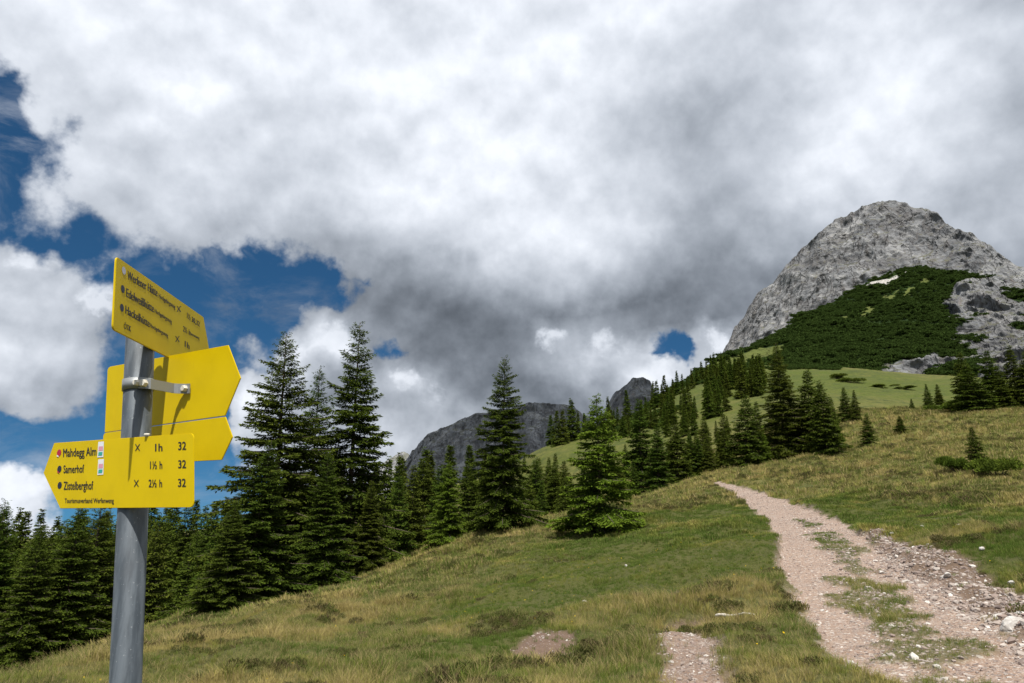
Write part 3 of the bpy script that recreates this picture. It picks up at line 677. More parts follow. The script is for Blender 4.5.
BIG = [(585, 600, .07, 'white stone lying in short grass left of the small bare path'), (626, 571, .07, 'upright pale stone in green grass in the middle of the meadow'),
       (893, 541, .08, 'first pale stone in the grass right of the track bend'), (923, 532.5, .07, 'small white stone highest up in the grass right of the track'), (941, 534, .09, 'white stone beside the smaller one in the green grass right of the track'),
       (963, 540, .13, 'flat white stone in green grass above the rubble strip'), (983, 557, .09, 'white stone at the upper edge of the rubble strip'), (1015, 577, .14, 'flat white stone at the right picture edge above the rubble'),
       (948, 577, .16, 'pale flat stone in the middle of the rubble strip'), (999, 609, .16, 'light wedge shaped stone below the flat ones in the rubble'), (1013, 622, .2, 'large grey block at the lower end of the rubble strip'), (1022, 614, .15, 'light block resting against the large grey block'), (1006, 628, .13, 'pale stone left of the large grey block'),
       (888, 633, .07, 'round white stone in the middle strip of the track'), (936, 660, .06, 'white stone between grass tufts near the track front'), (1012, 678, .05, 'small white stone on the right rut at the front edge'),
       (850, 656, .05, 'flat pale stone on the left rut near the front'), (822, 606, .045, 'small pale stone on the left rut further back'), (900, 617, .055, 'slim pale stone leaning in the middle strip of the track'), (861, 575, .07, 'pale stone in the stony middle of the track')]
for i, (px, py, s, lab) in enumerate(BIG):
    h = hit(px, py)
    o = obj('stone', stone_mesh('stone', 40 + i, MST1, .5, 3, .18), loc=(h[0], h[1], H1(*h) + s * .18)); s *= .85 if i < 8 else .7; o.location.z += (.03 if i < 8 else 0); o.scale = (s, s, s * (1.6 if i == 1 else 1)); o.rotation_euler = (.1, .1, i * 1.7)
    tag(o, lab, 'stone')

# ------------------------------------------------------------------ conifers
def bark(t_=None):
    m, t, b = new_mat('spruce_bark'); pos = t.add('ShaderNodeTexCoord').outputs['Object']
    n = t.noise(t.vmath('MULTIPLY', pos, (6, 6, 1.5)), 3, 5, .6); t.put(b, 'Base Color', t.mix(n, (.05, .035, .025), (.14, .105, .08))); t.put(b, 'Roughness', .95); bump(t, b, n, .6, .03); return m
MBARK = bark()
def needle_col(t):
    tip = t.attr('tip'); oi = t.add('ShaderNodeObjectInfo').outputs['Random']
    c = t.mix(tip, (.025, .050, .010), (.125, .180, .022))  # fresh tips paler; sunlit highlights also put into this tip colour
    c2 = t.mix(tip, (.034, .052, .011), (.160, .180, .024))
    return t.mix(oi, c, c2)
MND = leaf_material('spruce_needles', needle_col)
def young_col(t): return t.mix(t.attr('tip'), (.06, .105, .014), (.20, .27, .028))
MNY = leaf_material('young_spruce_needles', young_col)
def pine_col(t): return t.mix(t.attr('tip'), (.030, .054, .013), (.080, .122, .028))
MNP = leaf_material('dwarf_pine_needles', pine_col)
def tube(pts, rads, n=6):
    V, F = [], []
    for k, (p, r) in enumerate(zip(pts, rads)):
        for j in range(n): a = 2 * math.pi * j / n; V.append((p[0] + r * math.cos(a), p[1] + r * math.sin(a), p[2]))
        if k:
            for j in range(n): F.append(((k - 1) * n + j, (k - 1) * n + (j + 1) % n, k * n + (j + 1) % n, k * n + j))
    return V, F
def spruce(seed, Ht, R, spacing, nb, elem, etw, mat, base=.03, openness=0.0, irregular=.2, power=.8):
    """one spruce: whorls of drooping boughs, each carrying side twigs clad in needle sprays"""
    g = np.random.default_rng(seed); PV, PT = [], []
    bend = g.normal(0, .012, 2)
    TV, TF = tube([(bend[0] * Ht * (k / 8) ** 2, bend[1] * Ht * (k / 8) ** 2, -1.2 + (Ht + 1.2) * k / 8) for k in range(9)], [max(.012 * Ht * (1 - k / 8.3), .012) * (1.25 if k == 0 else 1) for k in range(9)])
    trunk = np_mesh('trunk', TV, TF, MBARK)
    z = base * Ht; side = g.normal(0, 1, 8)
    BV, BF = [], []
    while z < Ht * .985:
        f = z / Ht; L0 = R * ((1 - f) ** power) * (.62 + .38 * min(1, f / .10)) + .05; elem_f = elem * (1 - .45 * f ** 3)
        n = max(5, int(nb * (1 - f * .15)))
        ph = g.uniform(0, 6.28)
        for k in range(n):
            a = ph + 6.283 * k / n + g.normal(0, .22)
            if g.random() < openness: continue
            lob = 1 + irregular * .6 * math.sin(a * 2 + side[0] + f * 5) + irregular * .5 * math.sin(a * 3 + side[1] - f * 9)
            L = L0 * g.uniform(.62, 1.16) * lob
            zz = z + g.normal(0, spacing * .55)
            pit = np.interp(f, [0, .3, .6, .85, 1], [-.22, -.12, .05, .35, 1.1]) + g.normal(0, .09)
            droop = np.interp(f, [0, .5, 1], [.42, .30, .05]); up = np.interp(f, [0, .5, 1], [.30, .22, .1])
            ca, sa = math.cos(a), math.sin(a); bx, by = bend * Ht * f * f
            def P(s):
                rr = L * s * (1 - .12 * s); h = L * (pit * s - droop * s * s + up * s ** 3)
                return np.stack([bx + ca * rr, by + sa * rr, zz + h], -1)
            ns = max(3, int(L / (elem * .62)))
            s = (np.arange(ns) + g.random(ns)) / ns; s = .08 + .92 * s
            for sgn in (-1, 1, 0):
                b0 = P(s)
                tl = (.34 * L * (1 - s) ** .8 + elem * .9) * g.uniform(.6, 1.25, ns) * (.95 if sgn else .75)
                jd = 1 + 0 * s
                dirx = np.stack([(ca * .62 - sgn * sa * .78) * jd, (sa * .62 + sgn * ca * .78) * jd], -1)
                dz = -.25 - .8 * (1 - f) * g.uniform(.1, 1, ns) + .25 * f
                if sgn == 0: dz = dz - .5
                ne = max(1, int(round(float(np.mean(tl)) / (elem * .55))))
                for e in range(ne):
                    u = (e + g.random(ns) * .8) / ne
                    o = b0.copy(); o[:, 0] += dirx[:, 0] * tl * u; o[:, 1] += dirx[:, 1] * tl * u; o[:, 2] += dz * tl * u * .8
                    el_ = elem_f * g.uniform(.7, 1.35, ns); jt = g.normal(0, .38, (ns, 3))
                    d = np.c_[dirx[:, 0], dirx[:, 1], dz * .5] + jt; d /= np.linalg.norm(d, axis=1)[:, None]
                    w = np.cross(d, g.normal(0, 1, (ns, 3)) + [0, 0, 1.6]); w /= np.linalg.norm(w, axis=1)[:, None] + 1e-6
                    w = w * (etw * (elem_f / elem) * g.uniform(.7, 1.3, ns))[:, None]
                    q = np.stack([o - d * el_[:, None] * .25, o + w + d * el_[:, None] * .25, o + d * el_[:, None] * .85, o - w + d * el_[:, None] * .2], 1)
                    PV.append(q.reshape(-1, 3))
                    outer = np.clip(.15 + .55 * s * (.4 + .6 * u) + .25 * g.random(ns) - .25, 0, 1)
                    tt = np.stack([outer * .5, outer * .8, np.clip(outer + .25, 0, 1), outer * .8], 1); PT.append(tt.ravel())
            if L > .5:
                k0 = len(BV); m = [P(np.array([q]))[0] for q in (0, .5, .95)]; w0 = .012 * L + .004
                for q, ww in zip(m, (w0, w0 * .6, w0 * .2)):
                    BV += [(q[0] - sa * ww, q[1] + ca * ww, q[2]), (q[0] + sa * ww, q[1] - ca * ww, q[2]), (q[0], q[1], q[2] + ww * 1.4)]
                for j in (0, 3):
                    for c in range(3): BF.append((k0 + j + c, k0 + j + (c + 1) % 3, k0 + j + 3 + (c + 1) % 3, k0 + j + 3 + c))
        z += spacing * g.uniform(.7, 1.25) * np.interp(f, [0, .5, 1], [1.1, .72, .4])
    V = np.concatenate(PV); n = len(V) // 4; F = np.arange(n * 4).reshape(n, 4)
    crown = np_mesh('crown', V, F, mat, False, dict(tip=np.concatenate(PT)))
    # boughs belong to the trunk part
    V2 = TV + BV; off = len(TV); F2 = TF + [tuple(i + off for i in q) for q in BF]
    trunk2 = np_mesh('trunk', V2, F2, MBARK)
    bpy.data.meshes.remove(trunk)
    print('spruce', seed, n); return (trunk2, crown, Ht)
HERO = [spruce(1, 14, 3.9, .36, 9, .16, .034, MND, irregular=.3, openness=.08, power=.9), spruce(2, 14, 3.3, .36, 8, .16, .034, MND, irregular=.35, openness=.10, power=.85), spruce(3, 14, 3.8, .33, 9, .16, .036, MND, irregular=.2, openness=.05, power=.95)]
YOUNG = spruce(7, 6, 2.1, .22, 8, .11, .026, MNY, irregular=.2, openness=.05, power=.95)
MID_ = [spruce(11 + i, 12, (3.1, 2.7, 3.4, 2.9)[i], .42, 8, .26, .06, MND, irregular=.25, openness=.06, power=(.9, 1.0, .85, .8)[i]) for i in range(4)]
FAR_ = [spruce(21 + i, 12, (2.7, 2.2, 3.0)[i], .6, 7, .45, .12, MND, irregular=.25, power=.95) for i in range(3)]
NTREE = [0]
def put_tree(proto, x, y, h, label, group=None, name='spruce', widen=1.0, rot=None, cat='tree', sink=.15):
    tr, cr, H0 = proto; k = h / H0; z = H1(x, y) - sink
    root = empty(name, (x, y, z)); root.rotation_euler.z = random.uniform(0, 6.28) if rot is None else rot
    root.scale = (k * widen, k * widen, k)
    tag(root, label, cat, group)
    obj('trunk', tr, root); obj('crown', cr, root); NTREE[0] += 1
    return root
FOOT = {449: (447, 545), 503: (510, 532), 597: (592, 534), 638: (646, 496), 675: (678, 487), 742: (741, 471), 775: (772, 463), 805: (805, 457), 820: (820, 458), 833: (835, 452), 763: (765, 466), 843: (846, 424), 853: (853, 424), 865: (868, 446), 899: (900, 434), 911: (911, 410), 926: (926, 409), 937: (937, 405), 958: (958, 415), 969: (969, 416), 972: (972, 470)}
def tree_px(proto, px, tip, r, label, group=None, widen=1.0, name='spruce', rot=None):
    if px in FOOT:
        q = hit(*FOOT[px])
        if q: r = min(max(math.hypot(*q), r * .6), r * 1.5)
    a, te = azel(px, tip); x, y = r * math.sin(a), r * math.cos(a); h = CZ + r * te - H1(x, y) + .15
    return put_tree(proto, x, y, max(h, .6), label, group, name, widen, rot)
random.seed(4)
hero_list = [
 (HERO[0], 289, 333, 34, 'tall spruce nearest the signpost, left of the three spires', 1.18), (HERO[1], 319, 368, 37.5, 'shorter middle spruce of the three spires', 1.0), (HERO[1], 359, 322, 36, 'tallest spruce, right of the three spires, with ragged open top', 1.15),
 (HERO[2], 262, 440, 28, 'dense low spruce at the left foot of the three spires', 1.35), (HERO[2], 232, 500, 26.5, 'small spruce skirting the left foot of the tall group', 1.4), (HERO[0], 330, 452, 30, 'dense spruce filling the gap below the middle spire', 1.2), (HERO[2], 372, 480, 33, 'low spruce at the right foot of the tallest spire', 1.1),
 (YOUNG, 449, 462, 37, 'bright green young spruce left of the tall lone spruce', 1.0), (HERO[0], 503, 357, 47, 'tall broad spruce standing alone in the centre of the meadow edge', 1.0),
 (YOUNG, 597, 396, 41, 'fresh green spruce with skirt of low boughs on the meadow crest', 1.15),
 (MID_[0], 638, 400, 68, 'dark spruce right behind the fresh green spruce', 1.05), (MID_[1], 675, 414, 80, 'slim dark spruce left of the track end', 1.25), (MID_[2], 701, 419, 92, 'dark spruce just left of the track end, behind the slim one', 1.0), (MID_[3], 722, 414, 98, 'dark spruce straight above the far end of the track', 1.0),
 (MID_[2], 742, 396, 80, 'dark spruce at the left end of the group by the track bend', 1.15), (HERO[0], 775, 343, 77, 'tallest spruce of the group right of the track end', 1.05), (MID_[0], 805, 370, 76, 'second tallest spruce of the group right of the track end', 1.15), (MID_[2], 820, 382, 78, 'broad spruce right of the second tallest in the track group', 1.0), (MID_[1], 833, 412, 80, 'low spruce closing the right side of the track group', 1.3), (YOUNG, 763, 432, 70, 'small green spruce in front of the track group', .9),
 (MID_[3], 843, 387, 108, 'left one of two slim spruces on the open slope', 1.0), (MID_[1], 853, 390, 110, 'right one of two slim spruces on the open slope', 1.0), (MID_[0], 865, 414, 96, 'leaning dark spruce downhill of the two slim ones', 1.15), (MID_[2], 899, 416, 104, 'tiny cone shaped spruce alone on the dry slope', 1.5), (FAR_[0], 911, 399, 150, 'tiny spruce left of the pair below the cliff', 1.3),
 (MID_[1], 926, 384, 140, 'left one of the small pair below the cliff', 1.1), (MID_[3], 937, 384, 142, 'right, yellower one of the small pair below the cliff', 1.1),
 (MID_[0], 958, 353, 125, 'dark spruce left in the group below the cliff', 1.0), (MID_[2], 969, 364, 122, 'olive green broad spruce in the group below the cliff', 1.4), (MID_[3], 985, 350, 132, 'spruce behind the olive green one below the cliff', 1.1), (MID_[1], 1008, 346, 130, 'tall dark spruce at the right picture edge', 1.2), (MID_[2], 1022, 350, 128, 'outermost dark spruce at the right picture edge', 1.1),
 (MID_[1], 1028, 430, 74, 'small spruce cut off by the right picture edge', 1.2), (MID_[2], 1050, 345, 128, 'dark spruce just beyond the right picture edge', 1.1)]
hero_list += [(MID_[1], 755, 402, 80, 'dark spruce just left of the tallest one in the track group', 1.1), (MID_[3], 790, 396, 79, 'spruce between the tallest and second tallest of the track group', 1.1), (MID_[0], 830, 398, 83, 'spruce behind the broad one of the track group', 1.0),
 (MID_[3], 997, 366, 126, 'lower spruce between the olive green one and the tall dark edge spruce', 1.2), (MID_[0], 656, 425, 72, 'spruce right of the dark one behind the fresh green spruce', 1.1), (MID_[2], 690, 436, 84, 'lower spruce filling the gap before the track end', 1.1)]
for p, px, tip, r, lab, wd in hero_list: tree_px(p, px, tip, r, lab, None, wd * (1.22 if p in MID_ else 1.08))
# named near trees left of and behind the signpost
for p, px, tip, r, lab, wd in [(HERO[0], 8, 500, 50, 'large spruce at the left picture edge', 1.1), (HERO[2], 78, 503, 47, 'broad bright spruce directly left of the post foot', 1.35), (HERO[1], 104, 492, 52, 'spruce rising behind the post below the lower arrow', 1.4), (HERO[2], 40, 524, 45, 'lower spruce between the edge tree and the broad one', 1.2), (HERO[2], -30, 520, 46, 'spruce just outside the left picture edge', 1.3)]:
    tree_px(p, px, tip, r, lab, None, wd)
SKY = [(-60, 500), (0, 503), (20, 510), (60, 512), (110, 506), (160, 498), (200, 494), (240, 494), (300, 480), (380, 456), (420, 450), (460, 446), (500, 448), (540, 450), (570, 462), (600, 455), (640, 440), (680, 434), (720, 425), (760, 420)]
sx_, sy_ = zip(*SKY)
def forest(r, x0, x1, step, drop, label, group, protos, minh=6, maxh=24):
    px = x0
    while px < x1:
        q = px + random.uniform(-.4, .4) * step; rr = r * random.uniform(.9, 1.1)
        tip = np.interp(q, sx_, sy_) + drop + abs(random.gauss(0, 11)) * (1 if r < 200 else .5)
        a, te = azel(q, tip); x, y = rr * math.sin(a), rr * math.cos(a); g0 = H1(x, y); h = CZ + rr * te - g0
        h = min(max(h, minh), maxh)
        put_tree(random.choice(protos), x, y, h, label, group, widen=random.uniform(1.05, 1.45)); px += step
G1 = 'spruces of the valley forest left of the signpost and behind it'
L1 = 'dark spruce crowded in the valley forest beyond the meadow crest'
forest(62, -50, 240, 38, 24, L1, G1, MID_); forest(85, -50, 300, 36, 14, L1, G1, MID_); forest(115, -40, 420, 24, 8, L1, G1, MID_); forest(160, -40, 560, 21, 3, L1, G1, MID_); forest(250, -30, 540, 15, -3, L1, G1, FAR_)
L3 = 'dark spruce in the dense belt between the lone meadow edge trees and the track group'; G3 = 'spruces of the belt behind the meadow crest'
forest(62, 395, 600, 34, 42, L3, G3, MID_, 5, 11); forest(85, 520, 745, 19, 20, L3, G3, MID_, 5, 12); forest(115, 525, 740, 12, 6, L3, G3, MID_, 5, 15); forest(160, 530, 730, 10.5, -4, L3, G3, MID_, 5, 16)
print('trees', NTREE[0])
# scattered trees over the rising hillside behind: (px, base y, height m)
G2 = 'small spruces scattered over the green hillside behind'
L2 = 'small dark spruce on the green hillside between the track group and the crag'
hs = [(546, 446, 13), (551, 445, 11), (557, 445, 12), (563, 443, 12), (572, 440, 15), (578, 438, 10), (585, 438, 9), (592, 436, 9)]
for i in range(26): t_ = i / 25; hs.append((598 + 78 * t_ + random.uniform(-3, 3), 430 - 34 * t_ + random.uniform(-3, 6), random.uniform(7, 13)))
for i in range(12): t_ = i / 11; hs.append((668 + 54 * t_, 402 - 30 * t_ + random.uniform(-1, 2), random.uniform(6, 13)))
for i in range(30): hs.append((random.uniform(704, 768), random.uniform(378, 398), random.uniform(9, 15)))
for i in range(14): hs.append((random.uniform(690, 728), random.uniform(398, 420), random.uniform(7, 12)))
for i in range(8): hs.append((random.uniform(655, 700), random.uniform(420, 440), random.uniform(6, 11)))
for i in range(22): q_ = random.uniform(0, 1); hs.append((596 + 95 * q_, 440 - 26 * q_ + random.uniform(-6, 8), random.uniform(5, 10)))
for px, by, h in hs:
    q = hit(px, by)
    if q is None: continue
    put_tree(random.choice(FAR_), q[0], q[1], h, L2, G2, widen=1.05)
print('trees', NTREE[0])

# ------------------------------------------------------------------ dwarf pines
def pine_bush(seed, R, Hh, n, elem, etw, nstem=9):
    g = np.random.default_rng(seed); PV, PT = [], []; SV, SF = [], []
    for k in range(nstem):
        a = g.uniform(0, 6.28); rr = R * math.sqrt(g.random()) * .8; c = np.array([rr * math.cos(a), rr * math.sin(a), Hh * g.uniform(.3, .8) * (1 - .3 * rr / R)])
        k0 = len(SV)
        for q, w in ((np.array([c[0] * .15, c[1] * .15, -.05]), .03 * R), (c * [.7, .7, .6], .02 * R), (c, .008 * R)):
            SV += [(q[0] - w, q[1], q[2]), (q[0] + w, q[1], q[2]), (q[0], q[1] + w, q[2] + w)]
        for j in (0, 3):
            for d in range(3): SF.append((k0 + j + d, k0 + j + (d + 1) % 3, k0 + j + 3 + (d + 1) % 3, k0 + j + 3 + d))
        m = n // nstem; d = g.normal(0, 1, (m, 3)); d[:, 2] = np.abs(d[:, 2]) * .9 - .15; d /= np.linalg.norm(d, axis=1)[:, None]
        rad_ = g.uniform(.35, 1, m)[:, None]; o = c + d * rad_ * [R * .38, R * .38, Hh * .35]
        dd = d * [.5, .5, 1] + [0, 0, .5] + g.normal(0, .35, (m, 3)); dd /= np.linalg.norm(dd, axis=1)[:, None]
        w = np.cross(dd, g.normal(0, 1, (m, 3))); w /= np.linalg.norm(w, axis=1)[:, None]; L = elem * g.uniform(.7, 1.3, m)[:, None]; w = w * etw
        PV.append(np.stack([o, o + w + dd * L * .5, o + dd * L, o - w + dd * L * .5], 1).reshape(-1, 3)); t_ = np.clip(rad_[:, 0] * .7 + g.normal(0, .2, m), 0, 1)
        PT.append(np.stack([t_ * .4, t_ * .7, t_, t_ * .7], 1).ravel())
    V = np.concatenate(PV); F = np.arange(len(V)).reshape(-1, 4)
    return np_mesh('stem', SV, SF, MBARK), np_mesh('foliage', V, F, MNP, False, dict(tip=np.concatenate(PT)))
BUSH = [pine_bush(50 + i, 1.0, .9, 5000, .11, .022) for i in range(3)]
for b_ in BUSH: b_[1].materials[0] = MND
def put_bush(i, px, py, s, label, sz=1.0, group=None):
    q = hit(px, py); root = empty('dwarf_pine', (q[0], q[1], H1(*q) - .05)); root.scale = (s, s, s * sz); root.rotation_euler.z = px
    st, fo = BUSH[i]; obj('stem', st, root); obj('foliage', fo, root); tag(root, label, 'bush', group)
put_bush(0, 960, 474, 1.15, 'low dwarf pine left of the small upright conifer on the dry slope'); put_bush(1, 998, 477, 1.6, 'wide dwarf pine right of the small upright conifer on the dry slope', .85)
tree_px(MID_[1], 972, 427, 50, 'thin young conifer standing between two dwarf pines', None, 1.7, 'young_conifer')
put_bush(2, 950, 414, 3.2, 'dark dwarf pine mat in front of the olive green spruce', .6); put_bush(0, 972, 414, 3.6, 'dwarf pine mat right at the foot of the olive green spruce', .5)
put_bush(1, 622, 528, .9, 'low conifer bush at the right foot of the fresh green spruce', .9); put_bush(2, 578, 531, .8, 'low conifer bush at the left foot of the fresh green spruce', .9)
put_bush(0, 852, 382, 6, 'wide dark dwarf pine patch on the bright pasture', .5); put_bush(1, 838, 380, 4.5, 'dark dwarf pine patch touching the wide one on the pasture', .6)
put_bush(2, 884, 389, 5, 'small dwarf pine patch on the pasture, left of two', .3); put_bush(0, 905, 390, 4, 'small dwarf pine patch on the pasture, right of two', .3)
# dwarf pine scrub over the mountain slope
PAST = hitpoly([(795, 374), (850, 373), (930, 386), (1000, 392), (1000, 402), (870, 399), (790, 399)])
def build_scrub():
    o_, V, PP, at = SPUR; g = np.random.default_rng(8)
    coll = proto_coll('scrub', [pine_bush(80 + i, 1.0, .75, 260, .36, .10, 6)[1] for i in range(3)])
    cov = (at['cover'] - 1.2 * at['meadow'] - 1.2 * at['scree']).reshape(-1); P = V.reshape(-1, 3); ok = (PP[..., 2].reshape(-1) < 1.0) & (cov > .55)
    c = np.where(ok)[0]; c = g.choice(c, min(17000, len(c)), replace=True)
    p = P[c] + np.c_[g.normal(0, 2, len(c)), g.normal(0, 2, len(c)), np.zeros(len(c))]; 
    dens = fbm(p[:, 0] / 40, p[:, 1] / 40, p[:, 2] / 40, o=3, s=17); k = dens > -.75; p = p[k]; n = len(p)
    # low scrub on the upper end of the hillside too
    sc = g.uniform(1.3, 3.4, n) * (1 + .4 * dens[k])
    m = 26000; a = np.radians(g.uniform(8, 26, m)); r = g.uniform(200, 520, m); x, y = r * np.sin(a), r * np.cos(a)
    q = fbm(x / 26, y / 14, o=4, s=23) + .25 * sstep(26, 12, np.degrees(a)) * sstep(280, 420, r); kk = (q > .34) & (seg_sd(x, y, PAST) > 4); x, y = x[kk], y[kk]
    p2 = np.c_[x, y, height(x, y) - .1]; p = np.concatenate([p, p2]); sc = np.r_[sc, g.uniform(.6, 1.7, len(p2))]; n = len(p)
    scatter('dwarf_pine_scrub', p, np.c_[np.zeros(n), np.zeros(n), g.uniform(0, 6.28, n)], sc, g.integers(0, 3, n), g.random(n), coll, 'dark green dwarf pine scrub covering the slope below the rock peak', 'scrub')
build_scrub()

# ------------------------------------------------------------------ fallen branch
def stick():
    a, b = hit(716, 613), hit(756, 617); p0 = np.array([*a, H1(*a) + .13]); p1 = np.array([*b, H1(*b) + .13]); m, t, bs = new_mat('bleached_wood')
    t.put(bs, 'Base Color', t.mix(t.noise(None, 20, 4), (.45, .40, .33), (.62, .58, .52))); t.put(bs, 'Roughness', .8)
    V, F = [], []; d = (p1 - p0); d /= np.linalg.norm(d); s = np.cross(d, [0, 0, 1]); u = np.cross(s, d); n = 14
    for k in range(n):
        t_ = k / (n - 1); c = p0 + (p1 - p0) * t_ + s * .02 * math.sin(t_ * 7) + u * .012 * math.sin(t_ * 11); r = .026 * (1 - .5 * t_) * (1 + .2 * math.sin(k * 2.3))
        for j in range(7): a_ = 6.283 * j / 7; V.append(c + s * r * math.cos(a_) + u * r * math.sin(a_))
        if k:
            for j in range(7): F.append(((k - 1) * 7 + j, (k - 1) * 7 + (j + 1) % 7, k * 7 + (j + 1) % 7, k * 7 + j))
    tag(obj('fallen_branch', np_mesh('fallen_branch', V, F, m)), 'thin bleached branch lying in the grass left of the track', 'branch')
stick()

# ------------------------------------------------------------------ signpost
exec_sign = True
PA = np.array([-.79224012, 1.52350796, 1.29094084]); PD = np.array([-.09241075, .01822844, .99555411])
def pole_at(py):
    x = 140.4 + (py - 340) * (125.5 - 140.4) / 343; r = ray(x, py); M = np.array([r, -PD]).T; s = np.linalg.lstsq(M, PA - [0, 0, CZ], rcond=None)[0]; return PA + PD * s[1]
def build_sign():
    base = PA - PD * ((PA[2] - H1(PA[0], PA[1])) / PD[2]); root = empty('signpost', base)
    tag(root, 'grey metal signpost with yellow hiking direction arrows in the left foreground', 'signpost')
    def kid(name, me, parent=root):
        o = obj(name, me); o.parent = parent
        if parent is root: o.location = -Vector(base)
        return o
    # materials
    mz, t, b = new_mat('galvanised_steel'); pos = t.add('ShaderNodeTexCoord').outputs['Object']
    n1 = t.noise(t.vmath('MULTIPLY', pos, (1, 1, .15)), 60, 5, .6); n2 = t.noise(pos, 9, 5, .6); n3 = t.noise(pos, 150, 3, .7)
    c = t.mix(t.maprange(n1, .35, .65), (.05, .062, .075), (.10, .118, .137)); c = t.mix(t.maprange(n2, .45, .62, 0, .55), c, (.075, .085, .10)); c = t.mix(t.maprange(n3, .64, .72, 0, .5), c, (.36, .38, .4))
    t.put(b, 'Base Color', c); t.put(b, 'Metallic', .15); t.put(b, 'Roughness', t.maprange(n2, .3, .7, .5, .7)); bump(t, b, n3, .08, .002)
    mc, t, b = new_mat('clamp_steel'); t.put(b, 'Base Color', t.mix(t.noise(None, 40, 4), (.20, .215, .225), (.30, .31, .315))); t.put(b, 'Metallic', .4); t.put(b, 'Roughness', .45)
    mb, t, b = new_mat('bolt_plastic'); t.put(b, 'Base Color', t.mix(t.noise(None, 80, 3), (.50, .47, .40), (.66, .63, .56))); t.put(b, 'Roughness', .5)
    my, t, b = new_mat('yellow_enamel'); pos = t.add('ShaderNodeTexCoord').outputs['Object']
    n = t.noise(pos, 11, 5, .6); n2 = t.noise(t.vmath('MULTIPLY', pos, (3, 3, .6)), 30, 4, .6)
    c = t.mix(t.maprange(n, .35, .7), (.60, .44, .0015), (.55, .40, .002)); c = t.mix(t.maprange(n2, .60, .72, 0, .12), c, (.42, .32, .03))
    t.put(b, 'Base Color', c); t.put(b, 'Roughness', .5); t.put(b, 'Specular IOR Level', .18); bump(t, b, n, .03, .01)
    def flat(nm, col, ro=.5):
        m, t, b = new_mat(nm); t.put(b, 'Base Color', t.mix(t.noise(None, 60, 3), col, tuple(min(1, q * 1.25 + .004) for q in col))); t.put(b, 'Roughness', ro); return m
    mk = flat('black_lettering', (.012, .011, .012)); mr = flat('red_dot', (.35, .01, .04)); mn = flat('navy_dot', (.01, .012, .03)); mw = flat('white_sticker', (.60, .62, .66)); mt = flat('teal_print', (.03, .30, .25)); mp = flat('pink_print', (.55, .25, .32)); mgv = flat('grey_lilac', (.42, .42, .50)); mdk = flat('dark_gap', (.05, .04, .004))
    # pole (seam line + open tube)
    s = np.cross(PD, [0, 1, 0]); s /= np.linalg.norm(s); u = np.cross(s, PD); top = pole_at(300)
    V, F = [], []; ns = 48; Lp = float((top - base) @ PD)
    rings = [(-.25, .03), (Lp - .002, .03), (Lp, .0285), (Lp, .026), (Lp - .2, .026)]
    for k, (h, r) in enumerate(rings):
        for j in range(ns): a = 6.283185 * j / ns; V.append(base + PD * h + s * r * math.cos(a) + u * r * math.sin(a))
        if k:
            for j in range(ns): F.append(((k - 1) * ns + j, (k - 1) * ns + (j + 1) % ns, k * ns + (j + 1) % ns, k * ns + j))
    pm = np_mesh('pole', V, F, mz); kid('pole', pm)
    import bmesh
    def prism(P2, th, org, uu, vv, nn, mat, name, bev=.002, round_=()):
        """outline in plane coordinates -> plate with real thickness"""
        pts = []
        n = len(P2)
        for i, p in enumerate(P2):
            p = np.array(p)
            if i in round_:
                a, b_ = np.array(P2[i - 1]), np.array(P2[(i + 1) % n]); da = (a - p) / np.linalg.norm(a - p); db = (b_ - p) / np.linalg.norm(b_ - p); rr = .012
                for k in range(6):
                    t_ = k / 5; pts.append((1 - t_) ** 2 * (p + da * rr) + 2 * t_ * (1 - t_) * p + t_ ** 2 * (p + db * rr))
            else: pts.append(p)
        bm = bmesh.new(); vs = [bm.verts.new(org + uu * q[0] + vv * q[1]) for q in pts]; f = bm.faces.new(vs)
        r = bmesh.ops.extrude_face_region(bm, geom=[f]); 
        for v in r['geom']:
            if isinstance(v, bmesh.types.BMVert): v.co += Vector(nn * -th)
        bmesh.ops.recalc_face_normals(bm, faces=bm.faces)
        bmesh.ops.bevel(bm, geom=[e for e in bm.edges], offset=bev * .4, segments=2, affect='EDGES', clamp_overlap=True)
        me = bpy.data.meshes.new(name); bm.to_mesh(me); bm.free(); me.materials.append(mat); return me
    def frame(az, P0, off):
        a = rad(az); uu = np.array([math.sin(a), math.cos(a), 0]); vv = PD - (PD @ uu) * uu; vv /= np.linalg.norm(vv); nn = np.cross(uu, vv)
        return P0 + off, uu, vv, nn
    def on_plane(fr, px, py):
        o, uu, vv, nn = fr; r = ray(px, py); C = np.array([0, 0, CZ]); t_ = ((o - C) @ nn) / (r @ nn); q = C + r * t_ - o; return q @ uu, q @ vv
    def text(fr, s_, px, py, hpx, wpx, parent, face, mat=mk, bold=.0, name='lettering', lean=0.0):
        """lettering lying 0.6 mm proud of the plate; px,py = left baseline, sizes measured along the plate"""
        o, uu, vv, nn = fr; u0, v0 = on_plane(fr, px, py); u1, v1 = on_plane(fr, px + wpx[0], py + wpx[1]); u2, v2 = on_plane(fr, px + lean * hpx, py - hpx); sh = (u2 - u0) / (v2 - v0) - (v1 - v0) / (u1 - u0) * 0
        cu = bpy.data.curves.new('t', 'FONT'); cu.body = s_; cu.size = 1; cu.offset = bold; cu.resolution_u = 3; tmp = bpy.data.objects.new('t', cu); link(tmp)
        dg = bpy.context.evaluated_depsgraph_get(); dg.update(); me = bpy.data.meshes.new_from_object(tmp.evaluated_get(dg)); bpy.data.objects.remove(tmp)
        co = np.array([v.co[:] for v in me.vertices]); w = co[:, 0].max() - co[:, 0].min(); x0 = co[:, 0].min()
        kx = math.hypot(u1 - u0, v1 - v0) / w; ky = abs(v2 - v0) / .70; tilt = (v1 - v0) / (u1 - u0)
